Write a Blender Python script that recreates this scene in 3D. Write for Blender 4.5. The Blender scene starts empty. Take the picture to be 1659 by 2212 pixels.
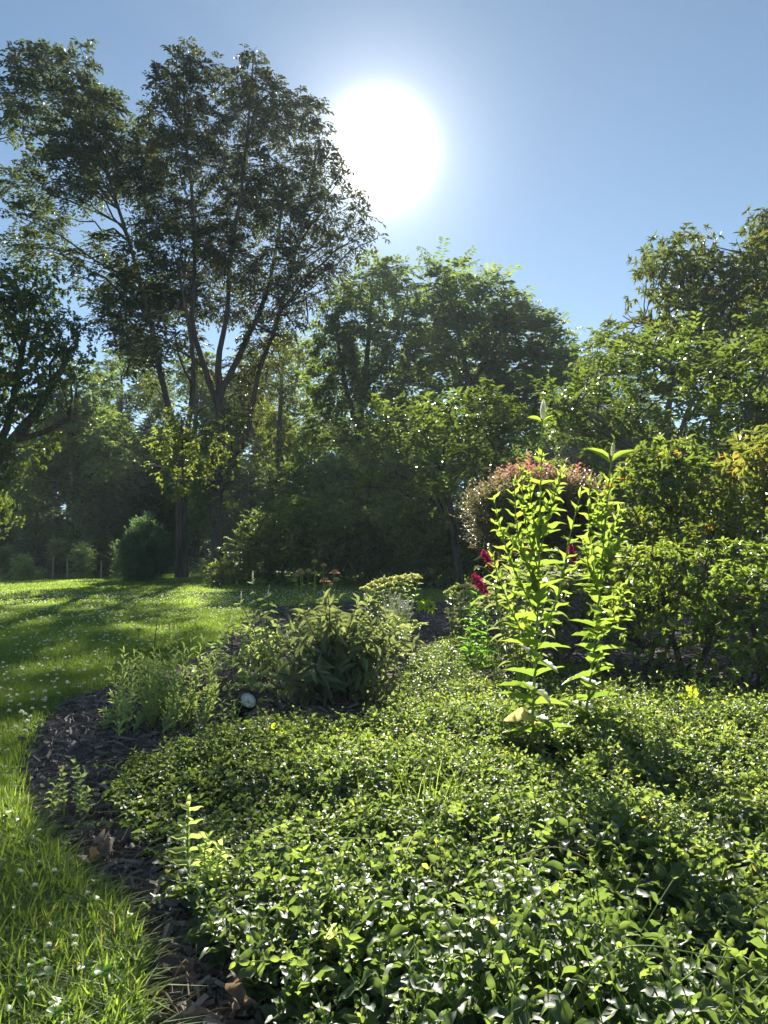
import bpy, bmesh, math
import numpy as np
from mathutils import Vector

# ------------------------------------------------------------------ camera, sky, sun, exposure
scene = bpy.context.scene
COL = scene.collection
CAM_H = 0.85
PITCH = math.radians(3.1)
F = 1661.0                                   # focal length in units of a 1659 x 2212 picture
cam_d = bpy.data.cameras.new("camera")
cam_d.sensor_fit = 'VERTICAL'
cam_d.sensor_height = 24.0
cam_d.lens = 24.0 * F / 2212.0
cam_d.clip_start = 0.05
cam_d.clip_end = 2000
cam = bpy.data.objects.new("camera", cam_d)
cam.location = (0, 0, CAM_H)
cam.rotation_euler = (math.pi / 2 + PITCH, 0, 0)
COL.objects.link(cam)
scene.camera = cam

SUN_EL = math.radians(28.2)
SUN_AZ = math.radians(-0.35)                  # from +Y towards +X
SUN = np.array([math.cos(SUN_EL) * math.sin(SUN_AZ), math.cos(SUN_EL) * math.cos(SUN_AZ), math.sin(SUN_EL)])
world = bpy.data.worlds.new("World")
scene.world = world
world.use_nodes = True
nt = world.node_tree
nt.nodes.clear()
wo = nt.nodes.new('ShaderNodeOutputWorld')
bg = nt.nodes.new('ShaderNodeBackground')
sky = nt.nodes.new('ShaderNodeTexSky')
sky.sky_type = 'NISHITA'
sky.sun_disc = False
sky.sun_elevation = SUN_EL
sky.sun_rotation = SUN_AZ
sky.air_density = 0.54
sky.dust_density = 0.03
sky.ozone_density = 1.5
sky.altitude = 100
bg.inputs['Strength'].default_value = 0.05
# bright aureole of scattered light in the air round the sun
tc = nt.nodes.new('ShaderNodeTexCoord')
dot = nt.nodes.new('ShaderNodeVectorMath'); dot.operation = 'DOT_PRODUCT'
dot.inputs[1].default_value = tuple(SUN)
nt.links.new(tc.outputs['Generated'], dot.inputs[0])
def wmath(op, a, b):
    n = nt.nodes.new('ShaderNodeMath'); n.operation = op
    for i, v in enumerate((a, b)):
        if isinstance(v, (int, float)): n.inputs[i].default_value = v
        else: nt.links.new(v, n.inputs[i])
    return n.outputs[0]
cl = wmath('MAXIMUM', dot.outputs['Value'], 0.0)
g1 = wmath('MULTIPLY', wmath('POWER', cl, 1500.0), 50.0)
g2 = wmath('MULTIPLY', wmath('POWER', cl, 200.0), 3.4)
g3 = wmath('MULTIPLY', wmath('POWER', cl, 22.0), 0.4)
gs = wmath('ADD', wmath('ADD', g1, g2), g3)
gc = nt.nodes.new('ShaderNodeVectorMath'); gc.operation = 'SCALE'
gc.inputs[0].default_value = (1.0, 0.98, 0.93)
nt.links.new(gs, gc.inputs['Scale'])
ad = nt.nodes.new('ShaderNodeVectorMath'); ad.operation = 'ADD'
hs = nt.nodes.new('ShaderNodeHueSaturation'); hs.inputs['Saturation'].default_value = 0.93; hs.inputs['Hue'].default_value = 0.484
nt.links.new(sky.outputs[0], hs.inputs['Color']); nt.links.new(hs.outputs[0], ad.inputs[0]); nt.links.new(gc.outputs[0], ad.inputs[1])
nt.links.new(ad.outputs[0], bg.inputs['Color'])
nt.links.new(bg.outputs[0], wo.inputs['Surface'])

sl = bpy.data.lights.new("sun", 'SUN')
sl.energy = 5.0
sl.angle = math.radians(0.5)
sl.color = (1.0, 0.93, 0.82)
so = bpy.data.objects.new("sun", sl)
so.rotation_euler = Vector(SUN).to_track_quat('Z', 'Y').to_euler()
so.location = (0, 0, 40)
COL.objects.link(so)

scene.render.engine = 'CYCLES'
scene.view_settings.view_transform = 'Standard'
scene.view_settings.look = 'None'
scene.view_settings.exposure = 1.8
scene.view_settings.gamma = 1.0
cy = scene.cycles
cy.max_bounces = 14
cy.diffuse_bounces = 8
cy.glossy_bounces = 2
cy.transmission_bounces = 10
cy.transparent_max_bounces = 4
cy.volume_bounces = 0
cy.caustics_reflective = False
cy.caustics_refractive = False
cy.sample_clamp_indirect = 6.0
cy.sample_clamp_direct = 30.0
cy.use_denoising = True
try:
    cy.denoiser = 'OPENIMAGEDENOISE'
    cy.denoising_input_passes = 'RGB_ALBEDO_NORMAL'
    cy.denoising_prefilter = 'NONE'
except Exception:
    pass

# ------------------------------------------------------------------ helpers
CP, SP = math.cos(PITCH), math.sin(PITCH)
def P(xd, yd, D):
    """world point at distance D in front of the camera seen at picture position xd, yd"""
    u = (xd - 829.5) / F; v = (1106 - yd) / F
    s = D / (CP - v * SP)
    return np.array([u * s, D, CAM_H + s * (SP + v * CP)])
def G(xd, yd, z=0.0):
    """point of the level z seen at picture position xd, yd"""
    u = (xd - 829.5) / F; v = (1106 - yd) / F
    s = (z - CAM_H) / (SP + v * CP)
    return np.array([u * s, s * (CP - v * SP), z])
def px(r, D):
    return r / F * D

def nrm(a):
    return a / np.maximum(np.linalg.norm(a, axis=-1, keepdims=True), 1e-9)
def rdirs(rng, n):
    return nrm(rng.normal(size=(n, 3)))
def vnoise(x, y, seed=0, oct=3):
    """smooth cheap noise in -1..1"""
    r = np.random.default_rng(seed)
    out = np.zeros_like(np.asarray(x, float)); amp = 1.0; f = 1.0; tot = 0
    for o in range(oct):
        for k in range(3):
            a = r.uniform(0, 2 * math.pi); ph = r.uniform(0, 6.28)
            ff = f * r.uniform(.7, 1.3)
            out = out + amp / 3 * np.sin((np.cos(a) * x + np.sin(a) * y) * ff + ph)
        tot += amp * .55; amp *= .6; f *= 2.1
    return np.clip(out / tot, -1, 1)
def in_poly(x, y, poly):
    inside = np.zeros(len(x), bool)
    n = len(poly); j = n - 1
    for i in range(n):
        xi, yi = poly[i]; xj, yj = poly[j]
        c = ((yi > y) != (yj > y)) & (x < (xj - xi) * (y - yi) / ((yj - yi) or 1e-9) + xi)
        inside ^= c
        j = i
    return inside
def spline(pts, n):
    pts = np.asarray(pts, float)
    if len(pts) == 2:
        return pts[0] + (pts[1] - pts[0]) * np.linspace(0, 1, n)[:, None]
    q = np.vstack([2 * pts[0] - pts[1], pts, 2 * pts[-1] - pts[-2]])
    t = np.linspace(0, len(pts) - 1 - 1e-6, n)
    i = t.astype(int); f = (t - i)[:, None]
    a, b, c, d = q[i], q[i + 1], q[i + 2], q[i + 3]
    return .5 * (2 * b + (c - a) * f + (2 * a - 5 * b + 4 * c - d) * f ** 2 + (3 * b - a - 3 * c + d) * f ** 3)

# leaf templates: x across (-.5...5), y along (0..1), z out of the blade
def leaf_tpl(n, prof, fold=.25, curl=.12, wav=0.0):
    V = [(0, 0, 0)]; A = [0.]; rows = []
    for i in range(1, n):
        t = i / n; w = prof(t) * .5
        z = -curl * t * t
        zz = wav * math.sin(t * 19)
        rows.append(len(V))
        V += [(-w, t, z + fold * w + zz), (0, t, z), (w, t, z + fold * w - zz)]
        A += [1., 0., 1.]
    tip = len(V); V.append((0, 1, -curl)); A.append(0.)
    r0 = rows[0]; r1 = rows[-1]
    tri = [(0, r0 + 1, r0), (0, r0 + 2, r0 + 1), (r1, r1 + 1, tip), (r1 + 1, r1 + 2, tip)]
    quad = []
    for a, b in zip(rows[:-1], rows[1:]):
        quad += [(a, a + 1, b + 1, b), (a + 1, a + 2, b + 2, b + 1)]
    return (np.array(V, float), np.array(tri, int), np.array(quad, int).reshape(-1, 4), np.array(A))
def lance(t): return math.sin(math.pi * min(1, t) ** .75) ** .9
def oval(t): return math.sin(math.pi * t ** .85) ** .65
def heart(t): return min(1, (t / .12) ** .5) * max(0, 1 - t) ** .75 * 1.25 if t < 1 else 0
def obov(t): return math.sin(math.pi * t ** 1.3) ** .7
def serr(t, k=9): return heart(t) * (1 + .0 * t) * (.86 + .16 * (1 - (t * k) % 1.0))
T2 = (np.array([(0, 0, 0), (-.5, .5, .12), (0, 1, -.08), (.5, .5, .12)], float),
      np.array([(0, 3, 2), (0, 2, 1)]), np.zeros((0, 4), int), np.array([0, 1., 0, 1.]))
T_LANCE = leaf_tpl(4, lance, .35, .25)
T_OVAL = leaf_tpl(5, oval, .3, .12)
T_OVAL_LO = leaf_tpl(3, oval, .3, .12)
T_FLAT = leaf_tpl(4, lance, .3, .1)
T_OBOV = leaf_tpl(4, obov, .25, .12)
T_SERR = leaf_tpl(24, serr, .28, .22, .012)
T_LSERR = leaf_tpl(18, lambda t: lance(t) * (.86 + .2 * (1 - (t * 9) % 1.0)), .35, .25, .01)
def tpl_twist(t, seed):
    r = np.random.default_rng(seed); V = t[0].copy()
    V[:, 2] += .06 * np.sin(V[:, 1] * 9 + seed) + .15 * V[:, 0] * np.sin(V[:, 1] * 3 + seed)
    V[:, 0] += .1 * V[:, 1] * (1 - V[:, 1]) * r.normal()
    return (V, t[1], t[2], t[3])

class Geo:
    def __init__(s):
        s.v = []; s.t3 = []; s.t4 = []; s.ti = []; s.ac = []; s.n = 0
    def raw(s, V, tri, quad, tint, across=None):
        V = np.asarray(V, float).reshape(-1, 3)
        s.v.append(V)
        if len(tri): s.t3.append(np.asarray(tri, int).reshape(-1, 3) + s.n)
        if len(quad): s.t4.append(np.asarray(quad, int).reshape(-1, 4) + s.n)
        s.ti.append(np.broadcast_to(np.asarray(tint, float), (len(V),)))
        s.ac.append(np.zeros(len(V)) if across is None else across)
        s.n += len(V)
    def inst(s, tpl, pos, Y, N, L, W, tint):
        pos = np.asarray(pos, float).reshape(-1, 3); m = len(pos)
        if m == 0: return
        Y = nrm(np.broadcast_to(np.asarray(Y, float), (m, 3)))
        X = nrm(np.cross(Y, np.broadcast_to(np.asarray(N, float), (m, 3))))
        Z = np.cross(X, Y)
        L = np.broadcast_to(np.asarray(L, float), (m,))[:, None, None]
        W = np.broadcast_to(np.asarray(W, float), (m,))[:, None, None]
        tv, t3, t4, ac = tpl
        k = len(tv)
        V = (pos[:, None] + tv[None, :, 0:1] * W * X[:, None] + tv[None, :, 1:2] * L * Y[:, None]
             + tv[None, :, 2:3] * L * Z[:, None]).reshape(-1, 3)
        off = (np.arange(m) * k)[:, None, None]
        tint = np.repeat(np.broadcast_to(np.asarray(tint, float), (m,)), k)
        s.raw(V, (t3[None] + off).reshape(-1, 3), (t4[None] + off).reshape(-1, 4), tint, np.tile(ac, m))
    def tubes(s, Pts, R, sides=4, tint=.5, cap=False):
        Pts = np.asarray(Pts, float)
        if Pts.ndim == 2: Pts = Pts[None]
        T, m, _ = Pts.shape
        R = np.broadcast_to(np.asarray(R, float), (T, m))
        tan = np.gradient(Pts, axis=1)
        mean = nrm(tan.mean(axis=1))
        ref = np.where(np.abs(mean[:, 2:3]) > .8, np.array([[1., .2, 0]]), np.array([[0., 0., 1.]]))
        X = nrm(np.cross(tan, ref[:, None])); Yv = nrm(np.cross(X, tan))
        a = np.arange(sides) / sides * 2 * math.pi
        V = Pts[:, :, None] + R[:, :, None, None] * (np.cos(a)[None, None, :, None] * X[:, :, None] + np.sin(a)[None, None, :, None] * Yv[:, :, None])
        idx = np.arange(T * m * sides).reshape(T, m, sides)
        q = np.stack([idx[:, :-1], np.roll(idx[:, :-1], -1, 2), np.roll(idx[:, 1:], -1, 2), idx[:, 1:]], -1).reshape(-1, 4)
        tt = np.asarray(tint, float)
        if tt.ndim == 1: tt = np.repeat(tt, m * sides)
        s.raw(V.reshape(-1, 3), [], q, tt)
    def build(s, name, mat, parent=None, smooth=False):
        V = np.concatenate(s.v) if s.v else np.zeros((0, 3))
        t3 = np.concatenate(s.t3) if s.t3 else np.zeros((0, 3), int)
        t4 = np.concatenate(s.t4) if s.t4 else np.zeros((0, 4), int)
        me = bpy.data.meshes.new(name)
        me.vertices.add(len(V))
        off = np.zeros(3)
        if parent is not None: off = np.array(parent_world(parent))
        me.vertices.foreach_set('co', (V - off).astype(np.float32).ravel())
        me.loops.add(t3.size + t4.size)
        me.loops.foreach_set('vertex_index', np.concatenate([t3.ravel(), t4.ravel()]).astype(np.int32))
        me.polygons.add(len(t3) + len(t4))
        st = np.concatenate([np.arange(len(t3)) * 3, t3.size + np.arange(len(t4)) * 4]).astype(np.int32)
        me.polygons.foreach_set('loop_start', st)
        if smooth: me.polygons.foreach_set('use_smooth', np.ones(len(st), bool))
        else: me.polygons.foreach_set('use_smooth', np.zeros(len(st), bool))
        for nm, dat in (('tint', s.ti), ('across', s.ac)):
            at = me.attributes.new(nm, 'FLOAT', 'POINT')
            at.data.foreach_set('value', np.concatenate(dat).astype(np.float32) if dat else np.zeros(0, np.float32))
        me.update(calc_edges=True)
        me.materials.append(mat)
        o = bpy.data.objects.new(name, me)
        COL.objects.link(o)
        if parent is not None: o.parent = parent
        return o

def parent_world(o):
    x = Vector((0, 0, 0))
    while o is not None:
        x += Vector(o.location); o = o.parent
    return x
def tag(o, label=None, cat=None, group=None, kind=None):
    if label: o['label'] = label
    if cat: o['category'] = cat
    if group: o['group'] = group
    if kind: o['kind'] = kind
    return o
def thing(name, label, cat, loc, group=None):
    o = bpy.data.objects.new(name, None)
    o.empty_display_size = .1
    o.location = tuple(float(c) for c in loc)
    COL.objects.link(o)
    return tag(o, label, cat, group)

# ------------------------------------------------------------------ materials
def ramp(nt, fac, stops):
    r = nt.nodes.new('ShaderNodeValToRGB')
    e = r.color_ramp.elements
    while len(e) < len(stops): e.new(.5)
    for el, (p, c) in zip(e, stops):
        el.position = p; el.color = (*c, 1)
    nt.links.new(fac, r.inputs[0])
    return r.outputs[0]
TRM = 1.9
def leaf_mat(name, stops, tr=(1.5, 1.6, .6), trf=.5, rough=.45, spec=.4, vein=0.0, bump=0.0):
    m = bpy.data.materials.new(name); m.use_nodes = True
    nt = m.node_tree; nt.nodes.clear()
    out = nt.nodes.new('ShaderNodeOutputMaterial')
    at = nt.nodes.new('ShaderNodeAttribute'); at.attribute_name = 'tint'
    c = ramp(nt, at.outputs['Fac'], stops)
    if vein:
        a2 = nt.nodes.new('ShaderNodeAttribute'); a2.attribute_name = 'across'
        mr = nt.nodes.new('ShaderNodeMapRange')
        mr.inputs[1].default_value = 0; mr.inputs[2].default_value = .16
        mr.inputs[3].default_value = vein; mr.inputs[4].default_value = 0
        nt.links.new(a2.outputs['Fac'], mr.inputs[0])
        mx = nt.nodes.new('ShaderNodeMix'); mx.data_type = 'RGBA'
        nt.links.new(mr.outputs[0], mx.inputs[0]); nt.links.new(c, mx.inputs[6])
        mx.inputs[7].default_value = (.30, .38, .14, 1)
        c = mx.outputs[2]
    p = nt.nodes.new('ShaderNodeBsdfPrincipled')
    p.inputs['Roughness'].default_value = rough
    p.inputs['Specular IOR Level'].default_value = spec
    nt.links.new(c, p.inputs['Base Color'])
    t = nt.nodes.new('ShaderNodeBsdfTranslucent')
    ml = nt.nodes.new('ShaderNodeVectorMath'); ml.operation = 'MULTIPLY'
    nt.links.new(c, ml.inputs[0]); ml.inputs[1].default_value = tuple(TRM * c for c in tr)
    nt.links.new(ml.outputs[0], t.inputs['Color'])
    if bump:
        tx = nt.nodes.new('ShaderNodeTexCoord')
        nz = nt.nodes.new('ShaderNodeTexNoise'); nz.inputs['Scale'].default_value = 140
        nt.links.new(tx.outputs['Object'], nz.inputs['Vector'])
        b = nt.nodes.new('ShaderNodeBump'); b.inputs['Strength'].default_value = bump; b.inputs['Distance'].default_value = .004
        nt.links.new(nz.outputs[0], b.inputs['Height']); nt.links.new(b.outputs[0], p.inputs['Normal'])
    mx = nt.nodes.new('ShaderNodeMixShader'); mx.inputs[0].default_value = trf
    nt.links.new(p.outputs[0], mx.inputs[1]); nt.links.new(t.outputs[0], mx.inputs[2])
    nt.links.new(mx.outputs[0], out.inputs['Surface'])
    return m
def solid_mat(name, c0, c1, scale=20, rough=.8, spec=.3, bump=.4, bdist=.01, stretch=(1, 1, 1), metallic=0.0):
    m = bpy.data.materials.new(name); m.use_nodes = True
    nt = m.node_tree
    p = nt.nodes['Principled BSDF']
    tx = nt.nodes.new('ShaderNodeTexCoord')
    mp = nt.nodes.new('ShaderNodeMapping'); mp.inputs['Scale'].default_value = stretch
    nt.links.new(tx.outputs['Object'], mp.inputs['Vector'])
    nz = nt.nodes.new('ShaderNodeTexNoise'); nz.inputs['Scale'].default_value = scale
    nz.inputs['Detail'].default_value = 6; nz.inputs['Roughness'].default_value = .65
    nt.links.new(mp.outputs[0], nz.inputs['Vector'])
    c = ramp(nt, nz.outputs[0], [(.3, c0), (.7, c1)])
    nt.links.new(c, p.inputs['Base Color'])
    p.inputs['Roughness'].default_value = rough
    p.inputs['Specular IOR Level'].default_value = spec
    p.inputs['Metallic'].default_value = metallic
    if bump:
        b = nt.nodes.new('ShaderNodeBump'); b.inputs['Strength'].default_value = bump; b.inputs['Distance'].default_value = bdist
        nt.links.new(nz.outputs[0], b.inputs['Height']); nt.links.new(b.outputs[0], p.inputs['Normal'])
    return m

def greens(a, b, c): return [(0, a), (.5, b), (1, c)]
M = {}
M['bark'] = solid_mat('bark', (.035, .026, .02), (.12, .095, .075), 9, .9, .1, .9, .05, (1, 1, .18))
M['bark_grey'] = solid_mat('bark_grey', (.07, .062, .055), (.2, .185, .165), 14, .85, .2, .6, .02, (1, 1, .3))
M['twig'] = solid_mat('twig', (.06, .045, .03), (.16, .12, .09), 30, .8, .2, .4, .004)
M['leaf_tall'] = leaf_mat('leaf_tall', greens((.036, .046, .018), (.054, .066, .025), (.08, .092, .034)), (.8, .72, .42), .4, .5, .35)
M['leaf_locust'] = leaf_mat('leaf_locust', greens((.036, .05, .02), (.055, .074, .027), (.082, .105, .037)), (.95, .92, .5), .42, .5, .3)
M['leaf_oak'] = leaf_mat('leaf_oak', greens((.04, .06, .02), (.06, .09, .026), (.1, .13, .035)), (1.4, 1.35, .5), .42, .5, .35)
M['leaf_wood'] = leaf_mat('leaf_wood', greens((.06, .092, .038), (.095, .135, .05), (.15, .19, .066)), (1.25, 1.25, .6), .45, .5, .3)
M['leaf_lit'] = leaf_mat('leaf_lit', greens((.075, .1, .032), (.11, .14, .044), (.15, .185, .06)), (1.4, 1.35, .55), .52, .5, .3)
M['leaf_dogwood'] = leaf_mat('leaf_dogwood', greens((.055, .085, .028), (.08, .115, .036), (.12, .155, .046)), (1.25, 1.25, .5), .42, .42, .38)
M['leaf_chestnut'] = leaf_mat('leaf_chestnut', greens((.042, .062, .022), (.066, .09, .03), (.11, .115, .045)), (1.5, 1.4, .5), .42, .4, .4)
M['leaf_rhodo'] = leaf_mat('leaf_rhodo', [(0, (.055, .088, .032)), (.5, (.085, .125, .044)), (.96, (.135, .165, .055)), (1, (.27, .13, .06))], (1.6, 1.45, .5), .45, .34, .6)
M['leaf_orange'] = leaf_mat('leaf_orange', [(0, (.08, .11, .035)), (.78, (.13, .155, .05)), (.97, (.2, .14, .05)), (1, (.28, .13, .06))], (1.4, 1.25, .5), .45, .34, .5)
M['leaf_azalea'] = leaf_mat('leaf_azalea', greens((.06, .098, .034), (.095, .138, .045), (.15, .19, .06)), (1.6, 1.5, .5), .48, .36, .6)
M['leaf_barberry'] = leaf_mat('leaf_barberry', [(0, (.1, .115, .06)), (.4, (.145, .14, .085)), (.7, (.21, .14, .115)), (1, (.28, .1, .09))], (1.15, 1.0, .8), .45, .35, .5)
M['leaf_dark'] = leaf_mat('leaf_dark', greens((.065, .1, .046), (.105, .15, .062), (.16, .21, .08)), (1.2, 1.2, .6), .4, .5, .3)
M['leaf_juniper'] = leaf_mat('leaf_juniper', greens((.06, .1, .055), (.1, .15, .08), (.15, .2, .11)), (1.2, 1.3, .8), .35, .6, .2)
M['leaf_vinca'] = leaf_mat('leaf_vinca', [(0, (.066, .106, .052)), (.5, (.116, .164, .066)), (.8, (.168, .222, .082)), (.97, (.245, .3, .1)), (1, (.42, .38, .15))], (1.35, 1.3, .5), .45, .48, .5, .12)
M['leaf_hyssop'] = leaf_mat('leaf_hyssop', [(0, (.07, .118, .038)), (.5, (.11, .165, .05)), (1, (.165, .225, .07))], (1.35, 1.3, .5), .54, .45, .3, .18, .3)
M['leaf_yellow'] = leaf_mat('leaf_yellow', greens((.45, .4, .2), (.55, .5, .28), (.6, .56, .33)), (1.1, 1.0, .6), .5, .5, .3, .1, .3)
M['leaf_lime'] = leaf_mat('leaf_lime', greens((.2, .3, .04), (.26, .36, .05), (.32, .4, .06)), (1.4, 1.35, .3), .6, .5, .3, .1)
M['leaf_grey'] = leaf_mat('leaf_grey', greens((.16, .21, .12), (.23, .29, .165), (.31, .36, .21)), (1.4, 1.4, .6), .48, .55, .25, .15)
M['leaf_bush'] = leaf_mat('leaf_bush', greens((.1, .13, .075), (.14, .175, .1), (.2, .235, .14)), (1.3, 1.25, .6), .42, .42, .4, .2)
M['leaf_bright'] = leaf_mat('leaf_bright', greens((.06, .13, .035), (.085, .17, .045), (.12, .21, .06)), (1.3, 1.3, .5), .5, .4, .4)
M['grass'] = leaf_mat('grass', [(0, (.09, .145, .044)), (.5, (.135, .208, .06)), (.85, (.195, .265, .085)), (1, (.4, .36, .18))], (1.25, 1.2, .45), .5, .5, .2)
M['stem_green'] = leaf_mat('stem_green', greens((.1, .16, .04), (.15, .22, .055), (.2, .28, .07)), (1.2, 1.2, .5), .3, .5, .3)
M['straw'] = leaf_mat('straw', greens((.16, .12, .075), (.26, .21, .13), (.4, .34, .23)), (1, .95, .8), .25, .7, .2)
M['crimson'] = leaf_mat('crimson', greens((.16, .008, .04), (.24, .014, .06), (.33, .03, .1)), (1.1, .9, 1.0), .5, .5, .3)
M['pink'] = leaf_mat('pink', greens((.38, .12, .1), (.45, .17, .14), (.52, .24, .2)), (1.1, 1.0, 1.0), .5, .5, .3)
M['seed'] = solid_mat('seed_head', (.26, .24, .1), (.5, .45, .2), 300, .9, .1, .8, .004)
M['sedum'] = leaf_mat('sedum', greens((.3, .33, .13), (.45, .46, .2), (.6, .58, .3)), (1, 1, .7), .35, .6, .2)
M['lavender'] = leaf_mat('lavender', greens((.13, .12, .14), (.2, .18, .22), (.26, .23, .3)), (1, 1, 1), .3, .7, .2)
M['bud'] = leaf_mat('bud', greens((.32, .34, .26), (.44, .46, .38), (.6, .6, .54)), (1, 1, .9), .5, .7, .2)
M['white_flower'] = leaf_mat('white_flower', greens((.55, .55, .48), (.7, .7, .63), (.8, .8, .74)), (1, 1, .9), .35, .6, .2)
M['dead_leaf'] = leaf_mat('dead_leaf', greens((.1, .075, .058), (.17, .13, .1), (.36, .3, .25)), (1, .9, .7), .3, .6, .25, .1, .4)
M['chips'] = leaf_mat('chips', [(0, (.05, .04, .034)), (.4, (.15, .125, .105)), (.8, (.28, .24, .21)), (1, (.46, .4, .33))], (1, 1, 1), .0, .75, .3)
M['black'] = solid_mat('black_metal', (.008, .008, .009), (.02, .02, .022), 60, .25, .5, .15, .002)
M['lens'] = solid_mat('lens_glass', (.5, .5, .47), (.68, .68, .65), 220, .2, .6, .5, .002)
M['wood_stake'] = solid_mat('stake_wood', (.3, .25, .18), (.5, .44, .35), 40, .8, .2, .3, .003)
M['wire'] = solid_mat('wire', (.15, .15, .15), (.3, .3, .3), 20, .5, .3, 0)

def ground_mat(name, stops, scale, bump, bdist):
    m = bpy.data.materials.new(name); m.use_nodes = True
    nt = m.node_tree; p = nt.nodes['Principled BSDF']
    tx = nt.nodes.new('ShaderNodeTexCoord')
    nz = nt.nodes.new('ShaderNodeTexNoise'); nz.inputs['Scale'].default_value = scale; nz.inputs['Detail'].default_value = 8
    nt.links.new(tx.outputs['Object'], nz.inputs['Vector'])
    n2 = nt.nodes.new('ShaderNodeTexNoise'); n2.inputs['Scale'].default_value = scale * .06; n2.inputs['Detail'].default_value = 3
    nt.links.new(tx.outputs['Object'], n2.inputs['Vector'])
    ma = nt.nodes.new('ShaderNodeMath'); ma.operation = 'MULTIPLY_ADD'
    nt.links.new(nz.outputs[0], ma.inputs[0]); ma.inputs[1].default_value = .6
    mb = nt.nodes.new('ShaderNodeMath'); mb.operation = 'MULTIPLY'; mb.inputs[1].default_value = .4
    nt.links.new(n2.outputs[0], mb.inputs[0]); nt.links.new(mb.outputs[0], ma.inputs[2])
    nt.links.new(ramp(nt, ma.outputs[0], stops), p.inputs['Base Color'])
    p.inputs['Roughness'].default_value = .95; p.inputs['Specular IOR Level'].default_value = .1
    b = nt.nodes.new('ShaderNodeBump'); b.inputs['Strength'].default_value = bump; b.inputs['Distance'].default_value = bdist
    nt.links.new(nz.outputs[0], b.inputs['Height']); nt.links.new(b.outputs[0], p.inputs['Normal'])
    return m
M['lawn'] = ground_mat('lawn', [(.3, (.055, .085, .025)), (.5, (.09, .135, .035)), (.7, (.13, .175, .048))], 30, .8, .03)
M['mulch'] = ground_mat('mulch', [(.3, (.04, .032, .027)), (.5, (.09, .074, .062)), (.7, (.16, .132, .115))], 45, 1.0, .03)

# ------------------------------------------------------------------ ground
def sheet(name, poly, z, mat):
    bm = bmesh.new()
    vs = [bm.verts.new((float(x), float(y), z)) for x, y in poly]
    es = [bm.edges.new((vs[i], vs[(i + 1) % len(vs)])) for i in range(len(vs))]
    bmesh.ops.triangle_fill(bm, edges=es, use_beauty=True, normal=(0, 0, 1))
    for f in bm.faces:
        if f.normal.z < 0: f.normal_flip()
    me = bpy.data.meshes.new(name); bm.to_mesh(me); bm.free()
    me.materials.append(mat)
    o = bpy.data.objects.new(name, me); COL.objects.link(o)
    return tag(o, kind='structure')
sheet('lawn', [(-200, -20), (200, -20), (200, 260), (-200, 260)], 0.0, M['lawn'])
bed_px = [(290, 2300), (298, 2110), (264, 2010), (195, 1950), (130, 1880), (50, 1790), (40, 1730), (45, 1660), (75, 1590),
          (130, 1530), (210, 1497), (310, 1462), (420, 1420), (490, 1378), (540, 1335), (600, 1312), (760, 1302), (900, 1303), (1000, 1298)]
bed_a = [G(*p)[:2] for p in bed_px]
bed_a = spline(np.array(bed_a), 90)
BED = [(-.75, .3), (-.56, .9)] + [tuple(p) for p in bed_a] + [(4.5, 16.2), (8, 17), (14, 16), (14, -2), (-.75, -2)]
sheet('mulch_bed', BED, 0.006, M['mulch'])

# ------------------------------------------------------------------ foliage builders
def sprays(g, tpl, pos, D, twig, k, L, W, style, droop, rng, tint, jit=.35, Lv=.25):
    S = len(pos)
    if S == 0: return
    D = nrm(D)
    up = np.array([0, 0, 1.])
    S0 = nrm(np.cross(D, up + .01 * rng.normal(size=(S, 3))))
    U0 = nrm(np.cross(S0, D))
    tw = np.broadcast_to(np.asarray(twig, float), (S,))[:, None]
    tint = np.asarray(tint)
    pp = []; yy = []; nn = []; tt = []; ll = []
    for i in range(k):
        if style == 'whorl':
            t = .85 + .15 * i / k; a = 2.399 * i + rng.uniform(0, .6, S)[:, None]
            tan = D
            y = tan * rng.uniform(.2, .8, (S, 1)) + S0 * np.cos(a) + U0 * np.sin(a) + up * (-droop)
            n = tan * .7 + up * .9
            p = pos + D * tw * t
        else:
            t = .12 + .88 * (i + 1) / k
            if style == 'pinnate': t = .12 + .88 * (i // 2 + 1) / max(1, k // 2)
            p = pos + D * tw * t - up * (droop * tw * t * t)
            tan = nrm(D - up * (2 * droop * t))
            sg = 1 if i % 2 == 0 else -1
            sa = 1.0 if style == 'pinnate' else .8
            y = tan * (.35 if style == 'pinnate' else .6) + S0 * sg * sa - up * (.35 * droop)
            n = U0 + up * 1.0
        y = y + rng.normal(size=(S, 3)) * jit * .6
        n = n + rng.normal(size=(S, 3)) * jit
        pp.append(p); yy.append(y); nn.append(n)
        tt.append(np.clip(tint + rng.normal(size=S) * .12, 0, 1))
        ll.append(L * (1 + Lv * rng.normal(size=S)).clip(.5, 1.6))
    ll = np.concatenate(ll)
    g.inst(tpl, np.concatenate(pp), np.concatenate(yy), np.concatenate(nn), ll, ll * W, np.concatenate(tt))

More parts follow.
